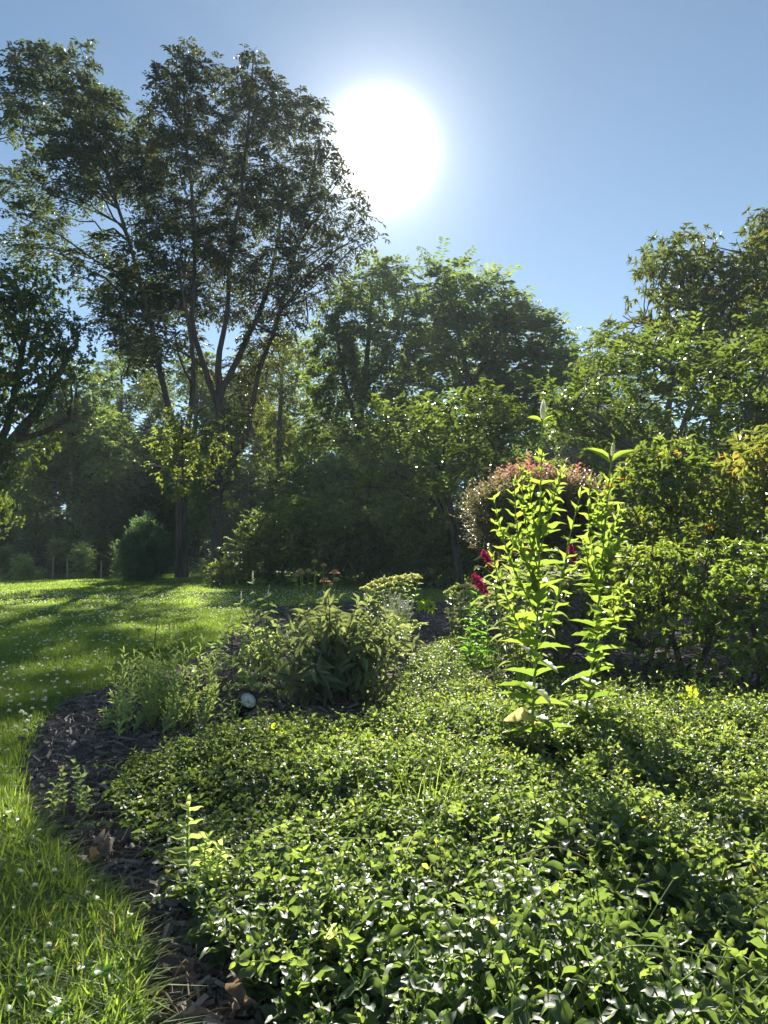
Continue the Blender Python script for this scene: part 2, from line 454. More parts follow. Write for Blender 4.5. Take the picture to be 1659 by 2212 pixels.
DM = 4.0
def crown(g, centres, radii, rng, st, dm=None):
    """fill clumps with leafy sprays, st: style dict"""
    sq = st.get('squash', 1.0)
    for ic, (c, R) in enumerate(zip(centres, radii)):
        n = max(4, int((dm[ic] if dm else 1) * DM * st.get('dm', 1) * st['dens'] * R * R))
        d = rdirs(rng, n)
        a, b = rng.uniform(0, 6.28, 2)
        lob = .82 + .22 * np.sin(3 * np.arctan2(d[:, 0], d[:, 2]) + a) + .14 * np.sin(5 * d[:, 1] + b)
        rad = R * lob * rng.uniform(.15, 1, n) ** st.get('pow', .45)
        off = d * rad[:, None]; off[:, 2] *= sq
        pos = c + off
        D = d * .8 + rng.normal(size=(n, 3)) * .35 + np.array([0, 0, st.get('up', .25)])
        base = rng.normal() * .12 + .45
        tint = np.clip(base + .18 * rng.normal(size=n), 0, 1)
        if 'tintf' in st: tint = st['tintf'](pos, tint)
        sprays(g, st['tpl'], pos, D, st['twig'] * rng.uniform(.6, 1.3, n), st['k'], st['L'], st['W'], st['style'], st['droop'], rng, tint, st.get('jit', .35))

def limb(g, a, b, r0, r1, rng, sag=0.0, n=7, sides=5, wob=.05):
    a = np.asarray(a, float); b = np.asarray(b, float)
    d = b - a; L = np.linalg.norm(d)
    c = a + d * .5 + np.array([0, 0, sag * L]) + rng.normal(size=3) * wob * L
    t = np.linspace(0, 1, n)[:, None]
    p = (1 - t) ** 2 * a + 2 * t * (1 - t) * c + t * t * b
    p[1:-1] += rng.normal(size=(n - 2, 3)) * L * .012
    g.tubes(p, r0 + (r1 - r0) * t[:, 0] ** .8, sides, rng.uniform(.2, .8))
    return p

def trunk_path(pts, D, n=24, rng=None, dd=None):
    w = np.array([P(x, y, D + (dd[i] if dd else 0)) for i, (x, y, r) in enumerate(pts)])
    r = np.array([px(p[2], D) for p in pts])
    q = spline(w, n)
    rr = np.interp(np.linspace(0, len(pts) - 1, n), np.arange(len(pts)), r)
    if rng is not None: q[1:-1, :2] += rng.normal(size=(n - 2, 2)) * rr[1:-1, None] * .12
    return q, rr

def tree(name, label, cat, D, trunks, clumps, st, leaf, bark, seed, group=None, spread=2.0, bare=None, limbr=.012, base=None, twigs=5, sides=8, thin=None):
    rng = np.random.default_rng(seed)
    gt = Geo(); gb = Geo(); gc = Geo()
    paths = []
    for tr in trunks:
        q, r = trunk_path(tr, D, 26, rng)
        gt.tubes(q, r, sides, .5)
        paths.append((q, r))
    allp = np.concatenate([p[0] for p in paths]); allr = np.concatenate([p[1] for p in paths])
    cen = []; rad = []
    for c in clumps:
        dd = c[3] if len(c) > 3 else float(np.clip(rng.normal(), -1.6, 1.6)) * spread
        cen.append(P(c[0], c[1], D + dd)); rad.append(px(c[2], D + dd))
    cen = np.array(cen); rad = np.array(rad) * st.get('rs', 1)
    for c, R in zip(cen, rad):
        h = np.linalg.norm(allp[:, :2] - c[None, :2], axis=1)
        cost = np.linalg.norm(allp - c, axis=1) + 3 * np.maximum(0, allp[:, 2] - (c[2] - .35 * h)) + .0
        i = int(np.argmin(cost))
        L = np.linalg.norm(allp[i] - c)
        r0 = min(allr[i] * .7, .012 + limbr * L)
        limb(gb, allp[i], c, r0, max(.006, r0 * .3), rng, .08, 8, 5)
        m = twigs
        d = rdirs(rng, m) + np.array([0, 0, .3])
        for j in range(m):
            limb(gb, c - d[j] * R * .1, c + d[j] * R * .85, max(.006, r0 * .3), .004, rng, .05, 5, 3)
    crown(gc, cen, rad, rng, st, [thin(c[0], c[1]) for c in clumps] if thin else None)
    if bare:
        for ln in bare:
            q, r = trunk_path(ln, D, 10, rng)
            gb.tubes(q, r, 4, .7)
    b = paths[0][0][0] if base is None else base
    e = thing(name, label, cat, (b[0], b[1], 0), group)
    gt.build('trunk', M[bark], e, True)
    if gb.n: gb.build('branches', M[bark], e, True)
    gc.build('crown', M[leaf], e)
    return e

def auto_clumps(rng, x0, x1, yt, yb, n, r, prof=None):
    """clumps that fill a rounded crown in picture units"""
    out = []
    cx = (x0 + x1) / 2; hw = (x1 - x0) / 2
    while len(out) < n:
        u = rng.uniform(-1, 1); v = rng.uniform(0, 1)
        w = (prof(v) if prof else math.sin(math.pi * min(1, .12 + .8 * v)) ** .6)
        if abs(u) > w: continue
        out.append((cx + u * hw, yt + r * .7 + v * (yb - yt - r), r * rng.uniform(.6, 1.25)))
    return out

S_TALL = dict(rs=.9, pow=.52, tpl=T2, dm=.62, dens=120, twig=.5, k=8, L=.17, W=.42, style='alt', droop=.45, up=.2)
S_LOC = dict(rs=.86, pow=.52, tpl=T2, dm=.52, dens=95, twig=.6, k=12, L=.18, W=.42, style='pinnate', droop=.35, up=.15, squash=.62)
S_OAK = dict(tpl=T2, dm=.9, dens=140, twig=.35, k=9, L=.11, W=.5, style='whorl', droop=.1, up=.3)
S_WOOD = dict(tpl=T2, dm=.6, dens=70, twig=.5, k=7, L=.22, W=.5, style='alt', droop=.35, up=.2)

# ------------------------------------------------------------------ tall trees
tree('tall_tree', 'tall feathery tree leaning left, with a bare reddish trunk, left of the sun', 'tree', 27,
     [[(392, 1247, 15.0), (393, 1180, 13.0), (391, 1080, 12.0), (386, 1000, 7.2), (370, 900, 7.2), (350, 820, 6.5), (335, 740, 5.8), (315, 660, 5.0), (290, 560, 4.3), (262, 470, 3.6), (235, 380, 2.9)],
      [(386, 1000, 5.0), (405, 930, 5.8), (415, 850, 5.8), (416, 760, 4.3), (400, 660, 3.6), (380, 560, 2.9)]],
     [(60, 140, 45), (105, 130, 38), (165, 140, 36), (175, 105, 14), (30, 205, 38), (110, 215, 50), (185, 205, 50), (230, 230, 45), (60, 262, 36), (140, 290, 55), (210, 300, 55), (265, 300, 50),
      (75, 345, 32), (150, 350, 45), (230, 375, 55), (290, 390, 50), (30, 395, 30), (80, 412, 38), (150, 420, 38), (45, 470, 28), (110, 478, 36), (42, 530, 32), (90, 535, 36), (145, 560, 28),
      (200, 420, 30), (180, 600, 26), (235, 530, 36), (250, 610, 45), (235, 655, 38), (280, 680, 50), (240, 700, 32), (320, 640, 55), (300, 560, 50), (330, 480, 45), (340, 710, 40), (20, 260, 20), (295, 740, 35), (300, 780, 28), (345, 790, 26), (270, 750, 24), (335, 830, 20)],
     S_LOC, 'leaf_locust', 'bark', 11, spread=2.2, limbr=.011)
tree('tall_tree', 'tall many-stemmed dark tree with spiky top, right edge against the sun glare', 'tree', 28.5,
     [[(470, 1247, 13.0), (468, 1150, 13.0), (465, 1080, 14.0), (470, 980, 9.4), (476, 880, 10.1), (472, 780, 6.5), (490, 680, 5.0), (497, 560, 4.3), (520, 420, 3.6), (535, 280, 2.9), (547, 130, 1.4)],
      [(476, 890, 7.2), (440, 790, 6.5), (416, 700, 5.8), (420, 580, 4.3), (415, 430, 3.6), (402, 300, 2.9), (395, 160, 1.4)],
      [(466, 1070, 11.0), (495, 1010, 10.0), (525, 960, 6.5), (545, 880, 5.8), (560, 800, 5.0), (590, 720, 4.3), (625, 600, 3.6), (660, 450, 2.9), (690, 300, 1.4)],
      [(478, 850, 7.2), (530, 740, 5.8), (570, 650, 5.0), (600, 520, 3.6), (612, 380, 2.2)],
      [(463, 1065, 8), (440, 1040, 6), (415, 1025, 5), (370, 1015, 4), (325, 1005, 2)]],
     [(380, 130, 26), (405, 118, 22), (430, 145, 28), (360, 185, 32), (400, 200, 48), (350, 250, 42), (468, 138, 10), (480, 185, 28), (510, 180, 26), (548, 112, 16), (545, 155, 26), (570, 195, 36), (600, 195, 22),
      (530, 250, 55), (440, 270, 55), (600, 265, 48), (640, 228, 32), (660, 245, 36), (688, 250, 24), (680, 300, 40), (370, 330, 55), (460, 360, 60), (550, 360, 60), (640, 360, 55), (700, 360, 42), (735, 385, 28),
      (350, 430, 55), (430, 470, 55), (520, 470, 60), (610, 470, 60), (690, 460, 55), (750, 440, 38), (778, 475, 30), (800, 492, 18), (360, 530, 50), (440, 570, 50), (520, 570, 55), (600, 570, 55), (680, 550, 55),
      (735, 530, 45), (350, 630, 45), (420, 650, 45), (500, 655, 42), (580, 650, 50), (650, 630, 48), (715, 600, 36), (770, 520, 24), (300, 735, 36), (360, 735, 32), (420, 740, 24), (560, 730, 40), (620, 700, 38),
      (310, 350, 45), (815, 515, 10), (745, 615, 16), (390, 620, 50), (520, 790, 30), (545, 850, 26), (500, 830, 22), (440, 800, 24), (575, 790, 28), (530, 900, 20), (470, 520, 50), (575, 420, 50), (655, 420, 50), (350, 330, 40)],
     S_TALL, 'leaf_tall', 'bark', 12, spread=2.0, limbr=.009, thin=lambda x, y: .42 if x > 690 and y > 380 else .7 if x > 600 else 1,
     bare=[[(660, 640, 2), (665, 690, 1.4), (655, 720, 1)], [(700, 600, 2), (712, 650, 1.2), (704, 690, .8)]])
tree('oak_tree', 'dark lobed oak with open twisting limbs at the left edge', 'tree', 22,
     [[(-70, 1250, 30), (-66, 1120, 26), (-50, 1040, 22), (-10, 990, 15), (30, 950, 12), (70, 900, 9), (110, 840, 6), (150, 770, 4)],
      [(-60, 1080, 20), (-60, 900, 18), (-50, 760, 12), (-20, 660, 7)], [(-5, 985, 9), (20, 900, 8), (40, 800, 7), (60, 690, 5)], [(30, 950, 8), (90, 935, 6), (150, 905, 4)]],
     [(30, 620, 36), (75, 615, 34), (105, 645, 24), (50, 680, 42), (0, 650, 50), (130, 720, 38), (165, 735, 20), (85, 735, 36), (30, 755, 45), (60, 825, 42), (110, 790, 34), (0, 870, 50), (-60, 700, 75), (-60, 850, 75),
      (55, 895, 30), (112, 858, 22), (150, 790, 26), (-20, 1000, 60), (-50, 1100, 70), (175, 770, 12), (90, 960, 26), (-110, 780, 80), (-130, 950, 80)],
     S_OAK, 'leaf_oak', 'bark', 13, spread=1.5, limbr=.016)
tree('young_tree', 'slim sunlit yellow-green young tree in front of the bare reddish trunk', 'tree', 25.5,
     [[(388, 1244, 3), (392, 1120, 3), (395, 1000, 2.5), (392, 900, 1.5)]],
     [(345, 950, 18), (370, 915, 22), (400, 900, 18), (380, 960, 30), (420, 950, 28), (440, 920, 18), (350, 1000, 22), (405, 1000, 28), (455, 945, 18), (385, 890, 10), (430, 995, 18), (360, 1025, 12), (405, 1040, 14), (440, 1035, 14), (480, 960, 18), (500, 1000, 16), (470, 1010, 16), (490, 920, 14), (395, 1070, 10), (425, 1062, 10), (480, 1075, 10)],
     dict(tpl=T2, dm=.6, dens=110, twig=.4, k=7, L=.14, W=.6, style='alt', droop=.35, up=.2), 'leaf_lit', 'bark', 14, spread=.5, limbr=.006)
tree('young_tree', 'yellow-green leafy tree glowing right of the dark many-stemmed tree', 'tree', 46,
     [[(600, 1240, 7), (600, 1050, 6), (605, 900, 5), (610, 780, 3)]],
     [(590, 760, 32), (630, 745, 28), (655, 790, 28), (610, 810, 40), (560, 830, 30), (650, 850, 36), (600, 880, 40), (640, 920, 38), (570, 920, 30), (680, 890, 22), (670, 950, 30), (610, 970, 36), (560, 990, 32), (660, 760, 18), (540, 780, 26), (520, 940, 26)],
     dict(S_WOOD, dens=85, style='alt', L=.2, up=0), 'leaf_lit', 'bark', 15, spread=1.2)

# ------------------------------------------------------------------ wood behind
tree('forest_tree', 'dark bushy tree just right of the oak, behind the stakes', 'tree', 36, [[(160, 1242, 8), (165, 1100, 7), (160, 950, 5), (165, 840, 3)]],
     [(150, 815, 30), (180, 805, 26), (120, 850, 30), (200, 845, 32), (230, 830, 24)] + auto_clumps(np.random.default_rng(1), 50, 275, 830, 1180, 26, 38), S_WOOD, 'leaf_dark', 'bark', 21, 'trees of the wood behind the lawn', spread=2.2)
tree('forest_tree', 'hazy pale tree in the gap between oak and tall trees', 'tree', 47, [[(265, 1235, 7), (260, 1000, 6), (262, 820, 3)]],
     [(250, 775, 22), (275, 770, 20), (230, 800, 22), (300, 790, 26)] + auto_clumps(np.random.default_rng(2), 200, 360, 790, 1160, 22, 34), S_WOOD, 'leaf_wood', 'bark', 22, 'trees of the wood behind the lawn', spread=2.5)
tree('forest_tree', 'hazy tree behind the two tall trunks', 'tree', 49, [[(415, 1235, 8), (420, 1000, 6), (425, 800, 3)]],
     auto_clumps(np.random.default_rng(3), 320, 530, 735, 1160, 26, 36), S_WOOD, 'leaf_wood', 'bark', 23, 'trees of the wood behind the lawn', spread=2.5)
tree('forest_tree', 'dark low tree behind the grey-green round shrub', 'tree', 38, [[(290, 1240, 7), (296, 1100, 5), (290, 1000, 3)]],
     auto_clumps(np.random.default_rng(4), 190, 400, 950, 1230, 22, 40), S_WOOD, 'leaf_dark', 'bark', 24, 'trees of the wood behind the lawn', spread=1.8)
tree('forest_tree', 'rounded tree under the sun glare, tallest in the middle wood', 'tree', 36,
     [[(760, 1240, 9), (770, 1000, 8), (790, 800, 6), (800, 660, 3)], [(775, 950, 6), (740, 800, 5), (725, 700, 3)], [(785, 850, 5), (850, 740, 4), (880, 650, 2)]],
     [(705, 690, 18), (740, 640, 28), (770, 610, 22), (805, 590, 32), (845, 585, 28), (875, 575, 10), (760, 680, 44), (830, 655, 44), (885, 640, 26), (690, 725, 20), (720, 750, 50), (790, 755, 55), (860, 735, 50), (905, 770, 45), (690, 820, 36), (745, 840, 60), (820, 840, 60), (890, 850, 55), (700, 920, 45), (780, 940, 55), (860, 940, 50)],
     dict(S_WOOD, dens=100), 'leaf_wood', 'bark', 25, 'trees of the wood behind the lawn', spread=1.8)
tree('forest_tree', 'spreading tree with feather-like leaf fronds at its top, right of the sun', 'tree', 34,
     [[(1000, 1240, 8), (1010, 1000, 7), (1010, 840, 6), (990, 720, 4), (960, 600, 2)], [(1010, 850, 5), (1070, 740, 4), (1110, 660, 2)], [(1010, 900, 5), (1110, 800, 4), (1200, 760, 2)]],
     [(950, 572, 16), (985, 590, 20), (930, 615, 22), (1000, 628, 28), (1055, 620, 24), (1088, 608, 10), (960, 665, 36), (1035, 668, 38), (1100, 668, 28), (1135, 690, 32), (920, 690, 36), (1000, 720, 42), (1080, 725, 40), (1150, 728, 36), (1190, 718, 24), (1212, 755, 24), (950, 765, 42), (1030, 790, 48), (1110, 795, 48), (1175, 795, 40), (1225, 800, 32), (980, 845, 45), (1080, 860, 45), (1160, 860, 45), (1220, 850, 40), (940, 920, 45), (1040, 930, 45), (1130, 930, 45)],
     dict(S_LOC, rs=.86, dm=.55, pow=.5, dens=75, twig=.95, k=14, L=.3, W=.34, droop=.15, jit=.15, squash=.8), 'leaf_wood', 'bark', 26, 'trees of the wood behind the lawn', spread=1.6)
tree('forest_tree', 'far pale tree filling the dip in the skyline right of centre', 'tree', 52, [[(1285, 1230, 7), (1285, 1000, 5), (1290, 800, 3)]],
     [(1250, 790, 24), (1285, 775, 20), (1320, 770, 26), (1350, 760, 26)] + auto_clumps(np.random.default_rng(6), 1200, 1400, 780, 1180, 26, 38), S_WOOD, 'leaf_wood', 'bark', 27, 'trees of the wood behind the lawn', spread=2.5)

def wood_mass():
    """the far wood that reads as one mass"""
    rng = np.random.default_rng(77); g = Geo()
    cen = []; rad = []
    for x in np.arange(-46, 50, 2.3):
        for z in (0.8, 2.4, 4.2, 6.2, 8.2, 10.2, 12.0):
            if z > 9.8 + 1.8 * math.sin(x * .5): continue
            cen.append((x + rng.normal() * .8, 56 + rng.uniform(-2, 3), z + rng.normal() * .4)); rad.append(rng.uniform(1.5, 2.3))
    crown(g, np.array(cen), np.array(rad), rng, dict(tpl=T2, dens=36, twig=.6, k=7, L=.3, W=.55, style='alt', droop=.3, up=.2))
    for x in np.arange(-45, 50, 2.0):
        a = np.array([x + rng.normal() * .5, 53 + rng.uniform(-2, 3), 0])
        limb(g, a, a + np.array([rng.normal() * .5, 0, 9]), .16, .07, rng, 0, 6, 6)
    o = g.build('woods', M['leaf_dark'])
    tag(o, 'dark mass of far woodland closing the lawn behind the trees', 'woods', kind='stuff')
wood_mass()

# ------------------------------------------------------------------ understorey shrubs behind the lawn
S_SHR = dict(tpl=T2, dm=.62, dens=170, twig=.34, k=7, L=.135, W=.5, style='alt', droop=.25, up=.25)
def shrub(name, label, cat, D, stems, clumps, st, leaf, seed, group=None, spread=.5, bark='twig', limbr=.01, **kw):
    return tree(name, label, cat, D, stems, clumps, st, leaf, bark, seed, group, spread, None, limbr, **kw)
UG = 'shrubs along the back of the lawn'
shrub('shrub', 'big dark shrub with light-tipped left side, right of the dark tree trunk', 'shrub', 21,
      [[(590, 1268, 4), (580, 1180, 3), (570, 1130, 2)], [(600, 1268, 4), (640, 1150, 2)]],
      [(530, 1180, 34), (560, 1140, 32), (600, 1120, 36), (640, 1110, 40), (520, 1225, 34), (570, 1190, 44), (630, 1170, 50), (690, 1130, 48), (560, 1240, 34), (620, 1235, 44), (690, 1200, 54), (680, 1250, 34), (720, 1090, 36)],
      S_SHR, 'leaf_wood', 31, UG, .6)
shrub('shrub', 'dark brownish shrub behind the pink coneflowers', 'shrub', 20,
      [[(790, 1272, 4), (785, 1180, 3), (790, 1120, 2)], [(800, 1272, 4), (850, 1160, 2)]],
      auto_clumps(np.random.default_rng(8), 700, 920, 1085, 1275, 22, 42, lambda v: .9), S_SHR, 'leaf_wood', 32, UG, .6)
shrub('shrub', 'dark shrub under the dogwood, beside the red-tipped bush', 'shrub', 19,
      [[(960, 1276, 4), (955, 1180, 3), (960, 1100, 2)], [(970, 1276, 4), (1010, 1160, 2)]],
      auto_clumps(np.random.default_rng(9), 880, 1100, 1070, 1280, 22, 42, lambda v: .9), S_SHR, 'leaf_wood', 33, UG, .6)
shrub('shrub', 'bluish shadowed shrub with small bright leaves in front of the middle wood', 'shrub', 24,
      [[(800, 1262, 4), (795, 1120, 4), (800, 1030, 2)], [(800, 1200, 3), (850, 1100, 2)]],
      auto_clumps(np.random.default_rng(10), 680, 960, 960, 1150, 26, 42, lambda v: .95), S_SHR, 'leaf_bush', 34, UG, .8)
shrub('shrub', 'dark shrub behind the second tall trunk', 'shrub', 30,
      [[(540, 1248, 4), (545, 1120, 3), (540, 1040, 2)]],
      auto_clumps(np.random.default_rng(11), 420, 700, 980, 1240, 26, 42, lambda v: .95), dict(S_SHR, dens=90, L=.15), 'leaf_dark', 35, UG, .8)
shrub('shrub', 'small cream-leaved shrub catching sun at the lawn edge', 'shrub', 20,
      [[(480, 1268, 2), (482, 1235, 1.5), (480, 1220, 1)]],
      [(462, 1235, 14), (482, 1222, 14), (476, 1250, 16), (500, 1240, 14), (460, 1255, 10), (495, 1262, 12)], dict(S_SHR, dens=420, L=.1, twig=.15), 'leaf_lit', 36, UG, .2)
shrub('conifer_shrub', 'rounded grey-green bushy evergreen standing alone on the lawn', 'shrub', 23.5,
      [[(305, 1254, 4), (305, 1200, 3), (305, 1140, 1.5)]],
      [(315, 1145, 20), (300, 1165, 24), (335, 1160, 22), (285, 1190, 26), (318, 1190, 34), (345, 1185, 20), (262, 1195, 16), (275, 1215, 26), (310, 1225, 38), (340, 1220, 24), (290, 1240, 24), (325, 1244, 24), (350, 1205, 12), (270, 1238, 18), (318, 1130, 10), (295, 1148, 12)],
      dict(tpl=T2, dm=.5, dens=500, twig=.24, k=10, L=.1, W=.35, style='alt', droop=-.1, up=.6, jit=.25), 'leaf_juniper', 37, None, .35)
for i, (x, y, w, h, D, lab) in enumerate([(10, 1240, 36, 60, 26, 'small dark shrub at the left edge of the lawn'), (50, 1243, 24, 50, 25.5, 'small bright-flecked shrub near the left edge of the lawn'),
                                     (120, 1238, 34, 72, 27, 'young shrub tied between pale stakes'), (176, 1240, 34, 66, 26.5, 'dark cone-shaped young shrub right of the pale stakes'), (215, 1236, 20, 40, 28, 'small thin shrub left of the rounded evergreen')]):
    r_ = np.random.default_rng(40 + i)
    shrub('small_shrub', lab, 'shrub', D, [[(x, y, 2), (x, y - h * .5, 1.5), (x, y - h * .8, .8)]],
          auto_clumps(r_, x - w / 2, x + w / 2, y - h, y, 12, 14, lambda v: .35 + .6 * v), dict(S_SHR, dens=380, L=.09, twig=.18), 'leaf_grey' if i % 2 else 'leaf_bush', 41 + i, 'young shrubs in the beds by the wood', .25)
for i, (x, lean, lab) in enumerate([(113, -3, 'leftmost pale wooden stake beside a young shrub'), (147, 2, 'pale leaning wooden stake between two young shrubs'), (218, -1, 'thin pale stake left of the rounded evergreen')]):
    g = Geo(); a = P(x, 1240, 26.3); a[2] = -.1; b = P(x - lean, 1200 + 6 * i, 26.3)
    q = np.linspace(a, b, 4); g.tubes(q, [.03, .03, .03, .024], 6, .5); g.tubes(np.array([b, b + [0, 0, .03]]), [.024, .008], 6, .5)
    o = g.build('garden_stake', M['wood_stake']); tag(o, lab, 'stake', 'stakes beside the young shrubs')
for i, (y, lab) in enumerate([(1003, 'topmost thin wire strung through the dark trees'), (1037, 'second thin wire strung through the dark trees')]):
    g = Geo(); q = spline([P(-60, y - 3, 24.5), P(150, y + 2, 24.5), P(390, y + 5, 26.5)], 30); g.tubes(q, .006, 4, .5)
    o = g.build('wire', M['wire']); tag(o, lab, 'wire', 'wires running to the bare trunk')

# ------------------------------------------------------------------ dogwoods and chestnut
S_DOG = dict(tpl=T_OVAL_LO, dm=1.0, dens=130, twig=.28, k=7, L=.095, W=.5, style='alt', droop=.15, up=.3, squash=.45, pow=.6)
tree('dogwood_tree', 'low spreading dogwood in the middle with sunlit yellow-green top', 'tree', 13.5,
     [[(1000, 1300, 9), (985, 1180, 8), (965, 1060, 6), (930, 980, 4), (880, 930, 2)], [(985, 1180, 6), (1050, 1030, 5), (1090, 940, 3)], [(980, 1130, 5), (900, 1050, 3), (820, 1000, 2)]],
     [(800, 890, 24), (840, 905, 30), (780, 930, 22), (880, 925, 36), (830, 950, 36), (930, 885, 30), (970, 890, 30), (920, 950, 40), (1010, 880, 30), (980, 940, 42), (1050, 870, 28), (1040, 920, 40), (1090, 890, 34), (1100, 950, 40),
      (860, 1000, 38), (940, 1010, 42), (1020, 1000, 42), (1080, 1010, 38), (790, 990, 30), (1060, 845, 20), (840, 872, 12), (1130, 920, 34), (800, 1050, 34), (880, 1070, 36), (960, 1070, 36)],
     S_DOG, 'leaf_dogwood', 'bark', 51, 'dogwoods', spread=1.2, limbr=.012)
tree('dogwood_tree', 'large layered dogwood on the right with glossy leaves in flat tiers', 'tree', 11.5,
     [[(1470, 1320, 14), (1460, 1180, 13), (1450, 1040, 11), (1440, 920, 8), (1460, 800, 5)], [(1455, 1100, 9), (1380, 980, 7), (1300, 910, 5), (1220, 870, 3)], [(1455, 1080, 9), (1540, 950, 7), (1640, 880, 5)], [(1450, 1000, 6), (1500, 860, 5), (1600, 760, 3)]],
     [(1330, 730, 22), (1290, 760, 24), (1350, 770, 34), (1410, 750, 36), (1310, 810, 40), (1380, 820, 46), (1450, 790, 44), (1240, 860, 40), (1200, 880, 32), (1290, 880, 48), (1360, 890, 48), (1430, 860, 44), (1500, 830, 48), (1560, 790, 44), (1620, 770, 44), (1660, 820, 50),
      (1480, 920, 50), (1560, 880, 52), (1630, 900, 52), (1220, 930, 42), (1300, 950, 46), (1380, 960, 46), (1460, 990, 46), (1540, 970, 52), (1610, 990, 50), (1660, 960, 50), (1250, 1000, 40), (1340, 1020, 40), (1700, 760, 60), (1720, 880, 70), (1740, 1000, 70), (1190, 850, 24), (1500, 730, 30), (1270, 830, 26), (1660, 700, 40)],
     S_DOG, 'leaf_dogwood', 'bark_grey', 52, 'dogwoods', spread=1.3, limbr=.012)
tree('chestnut_tree', 'tall tree with long drooping brown-tinged leaves and bare twigs, upper right', 'tree', 18,
     [[(1540, 1300, 14), (1545, 1000, 13), (1540, 800, 10), (1510, 720, 8), (1480, 640, 6), (1460, 560, 3)], [(1545, 850, 9), (1620, 720, 7), (1680, 560, 4)], [(1515, 730, 6), (1440, 700, 4), (1390, 690, 2)], [(1540, 780, 6), (1560, 680, 4), (1600, 610, 2)]],
     [(1440, 560, 24), (1470, 545, 26), (1505, 535, 24), (1420, 600, 24), (1460, 610, 38), (1510, 600, 40), (1400, 575, 18), (1550, 620, 34), (1580, 580, 20), (1480, 670, 42), (1540, 680, 46), (1600, 650, 42), (1440, 680, 30), (1620, 590, 34), (1655, 560, 34), (1650, 500, 26), (1680, 520, 44), (1640, 640, 44), (1690, 640, 60),
      (1340, 725, 16), (1290, 770, 18), (1315, 750, 18), (1380, 730, 26), (1420, 735, 30), (1500, 740, 44), (1580, 730, 44), (1440, 790, 40), (1540, 810, 50), (1620, 790, 50), (1760, 560, 80), (1780, 700, 90), (1680, 740, 60), (1600, 870, 50), (1700, 860, 60), (1395, 620, 14)],
     dict(tpl=T_FLAT, dm=1.3, dens=100, twig=.35, k=9, L=.145, W=.28, style='whorl', droop=.25, up=.25), 'leaf_chestnut', 'bark', 53, None, spread=1.4, limbr=.013,
     bare=[[(1470, 660, 2.5), (1420, 690, 2), (1380, 700, 1.6), (1345, 682, 1)], [(1390, 702, 1.2), (1360, 710, 1), (1335, 700, .7)], [(1365, 690, 1), (1352, 672, .8), (1352, 650, .6)], [(1420, 610, 1.5), (1400, 590, 1.2), (1384, 560, .7)], [(1402, 592, 1), (1408, 565, .8), (1420, 545, .5)],
           [(1430, 640, 1.4), (1400, 640, 1.1), (1380, 618, .6)], [(1440, 700, 1.4), (1425, 670, 1), (1412, 650, .6)], [(1610, 560, 1.4), (1595, 530, .9), (1590, 515, .6)], [(1540, 600, 1.2), (1555, 575, .8), (1562, 555, .5)]])

# ------------------------------------------------------------------ shrubs on the right
def tint_barb(pos, t):
    top = P(1150, 1010, 7.5)[2]
    return np.clip(.12 + .85 * np.clip((pos[:, 2] - (top - .34)) / .3, 0, 1) + .1 * np.random.default_rng(3).normal(size=len(pos)), 0, 1)
bb = []
rb = np.random.default_rng(61)
for i in range(90):
    a = rb.uniform(0, 2 * math.pi); q = rb.uniform(0, 1) ** .5
    bb.append((1160 + 146 * q * math.cos(a), 1122 + 82 * q * math.sin(a), 30, rb.uniform(-.6, .6) * math.sqrt(max(0, 1 - q * q)) * .95))
shrub('barberry_bush', 'rounded clipped bush with red tips behind the tall flowering plants', 'bush', 7.6,
      [[(1150, 1290, 5), (1150, 1220, 5), (1150, 1140, 3)], [(1160, 1290, 5), (1210, 1130, 3)], [(1140, 1290, 5), (1080, 1130, 3)]],
      bb, dict(tpl=T_OBOV, dens=900, twig=.13, k=8, L=.03, W=.55, style='alt', droop=-.2, up=.5, tintf=tint_barb), 'leaf_barberry', 62, None, .3, limbr=.008, base=None)
S_RHO = dict(tpl=T_OVAL_LO, dens=260, twig=.14, k=8, L=.075, W=.38, style='whorl', droop=-.05, up=.45)
shrub('rhododendron_bush', 'large glossy rhododendron bush with narrow leaves right of the red-tipped bush', 'bush', 6.6,
      [[(1480, 1330, 7), (1475, 1220, 6), (1460, 1120, 4)], [(1490, 1330, 7), (1540, 1180, 4)], [(1470, 1330, 7), (1400, 1170, 4)]],
      [(1370, 1040, 34), (1410, 1010, 34), (1450, 1000, 32), (1490, 1010, 36), (1350, 1090, 32), (1400, 1070, 46), (1460, 1060, 48), (1520, 1050, 46), (1560, 1060, 44), (1370, 1140, 42), (1430, 1130, 50), (1500, 1120, 52), (1570, 1120, 52), (1620, 1100, 50), (1400, 1185, 42), (1470, 1185, 48), (1540, 1185, 48), (1610, 1180, 50), (1420, 985, 14), (1475, 985, 14), (1650, 1150, 50), (1345, 1060, 18)],
      S_RHO, 'leaf_rhodo', 63, None, .35, limbr=.008)
shrub('rhododendron_bush', 'bush with orange and yellow-green leaves cut off by the right edge', 'bush', 5.8,
      [[(1680, 1330, 7), (1675, 1180, 5), (1660, 1040, 3)]],
      [(1640, 970, 24), (1620, 1010, 30), (1660, 1010, 40), (1690, 960, 40), (1700, 1040, 50), (1640, 1050, 34), (1600, 1040, 16), (1660, 1090, 40), (1730, 1110, 60), (1720, 980, 40)],
      dict(S_RHO, dens=300), 'leaf_orange', 64, None, .3, limbr=.008)
S_AZ = dict(tpl=T_OVAL_LO, dm=1.5, dens=420, twig=.11, k=8, L=.038, W=.45, style='whorl', droop=0, up=.45)
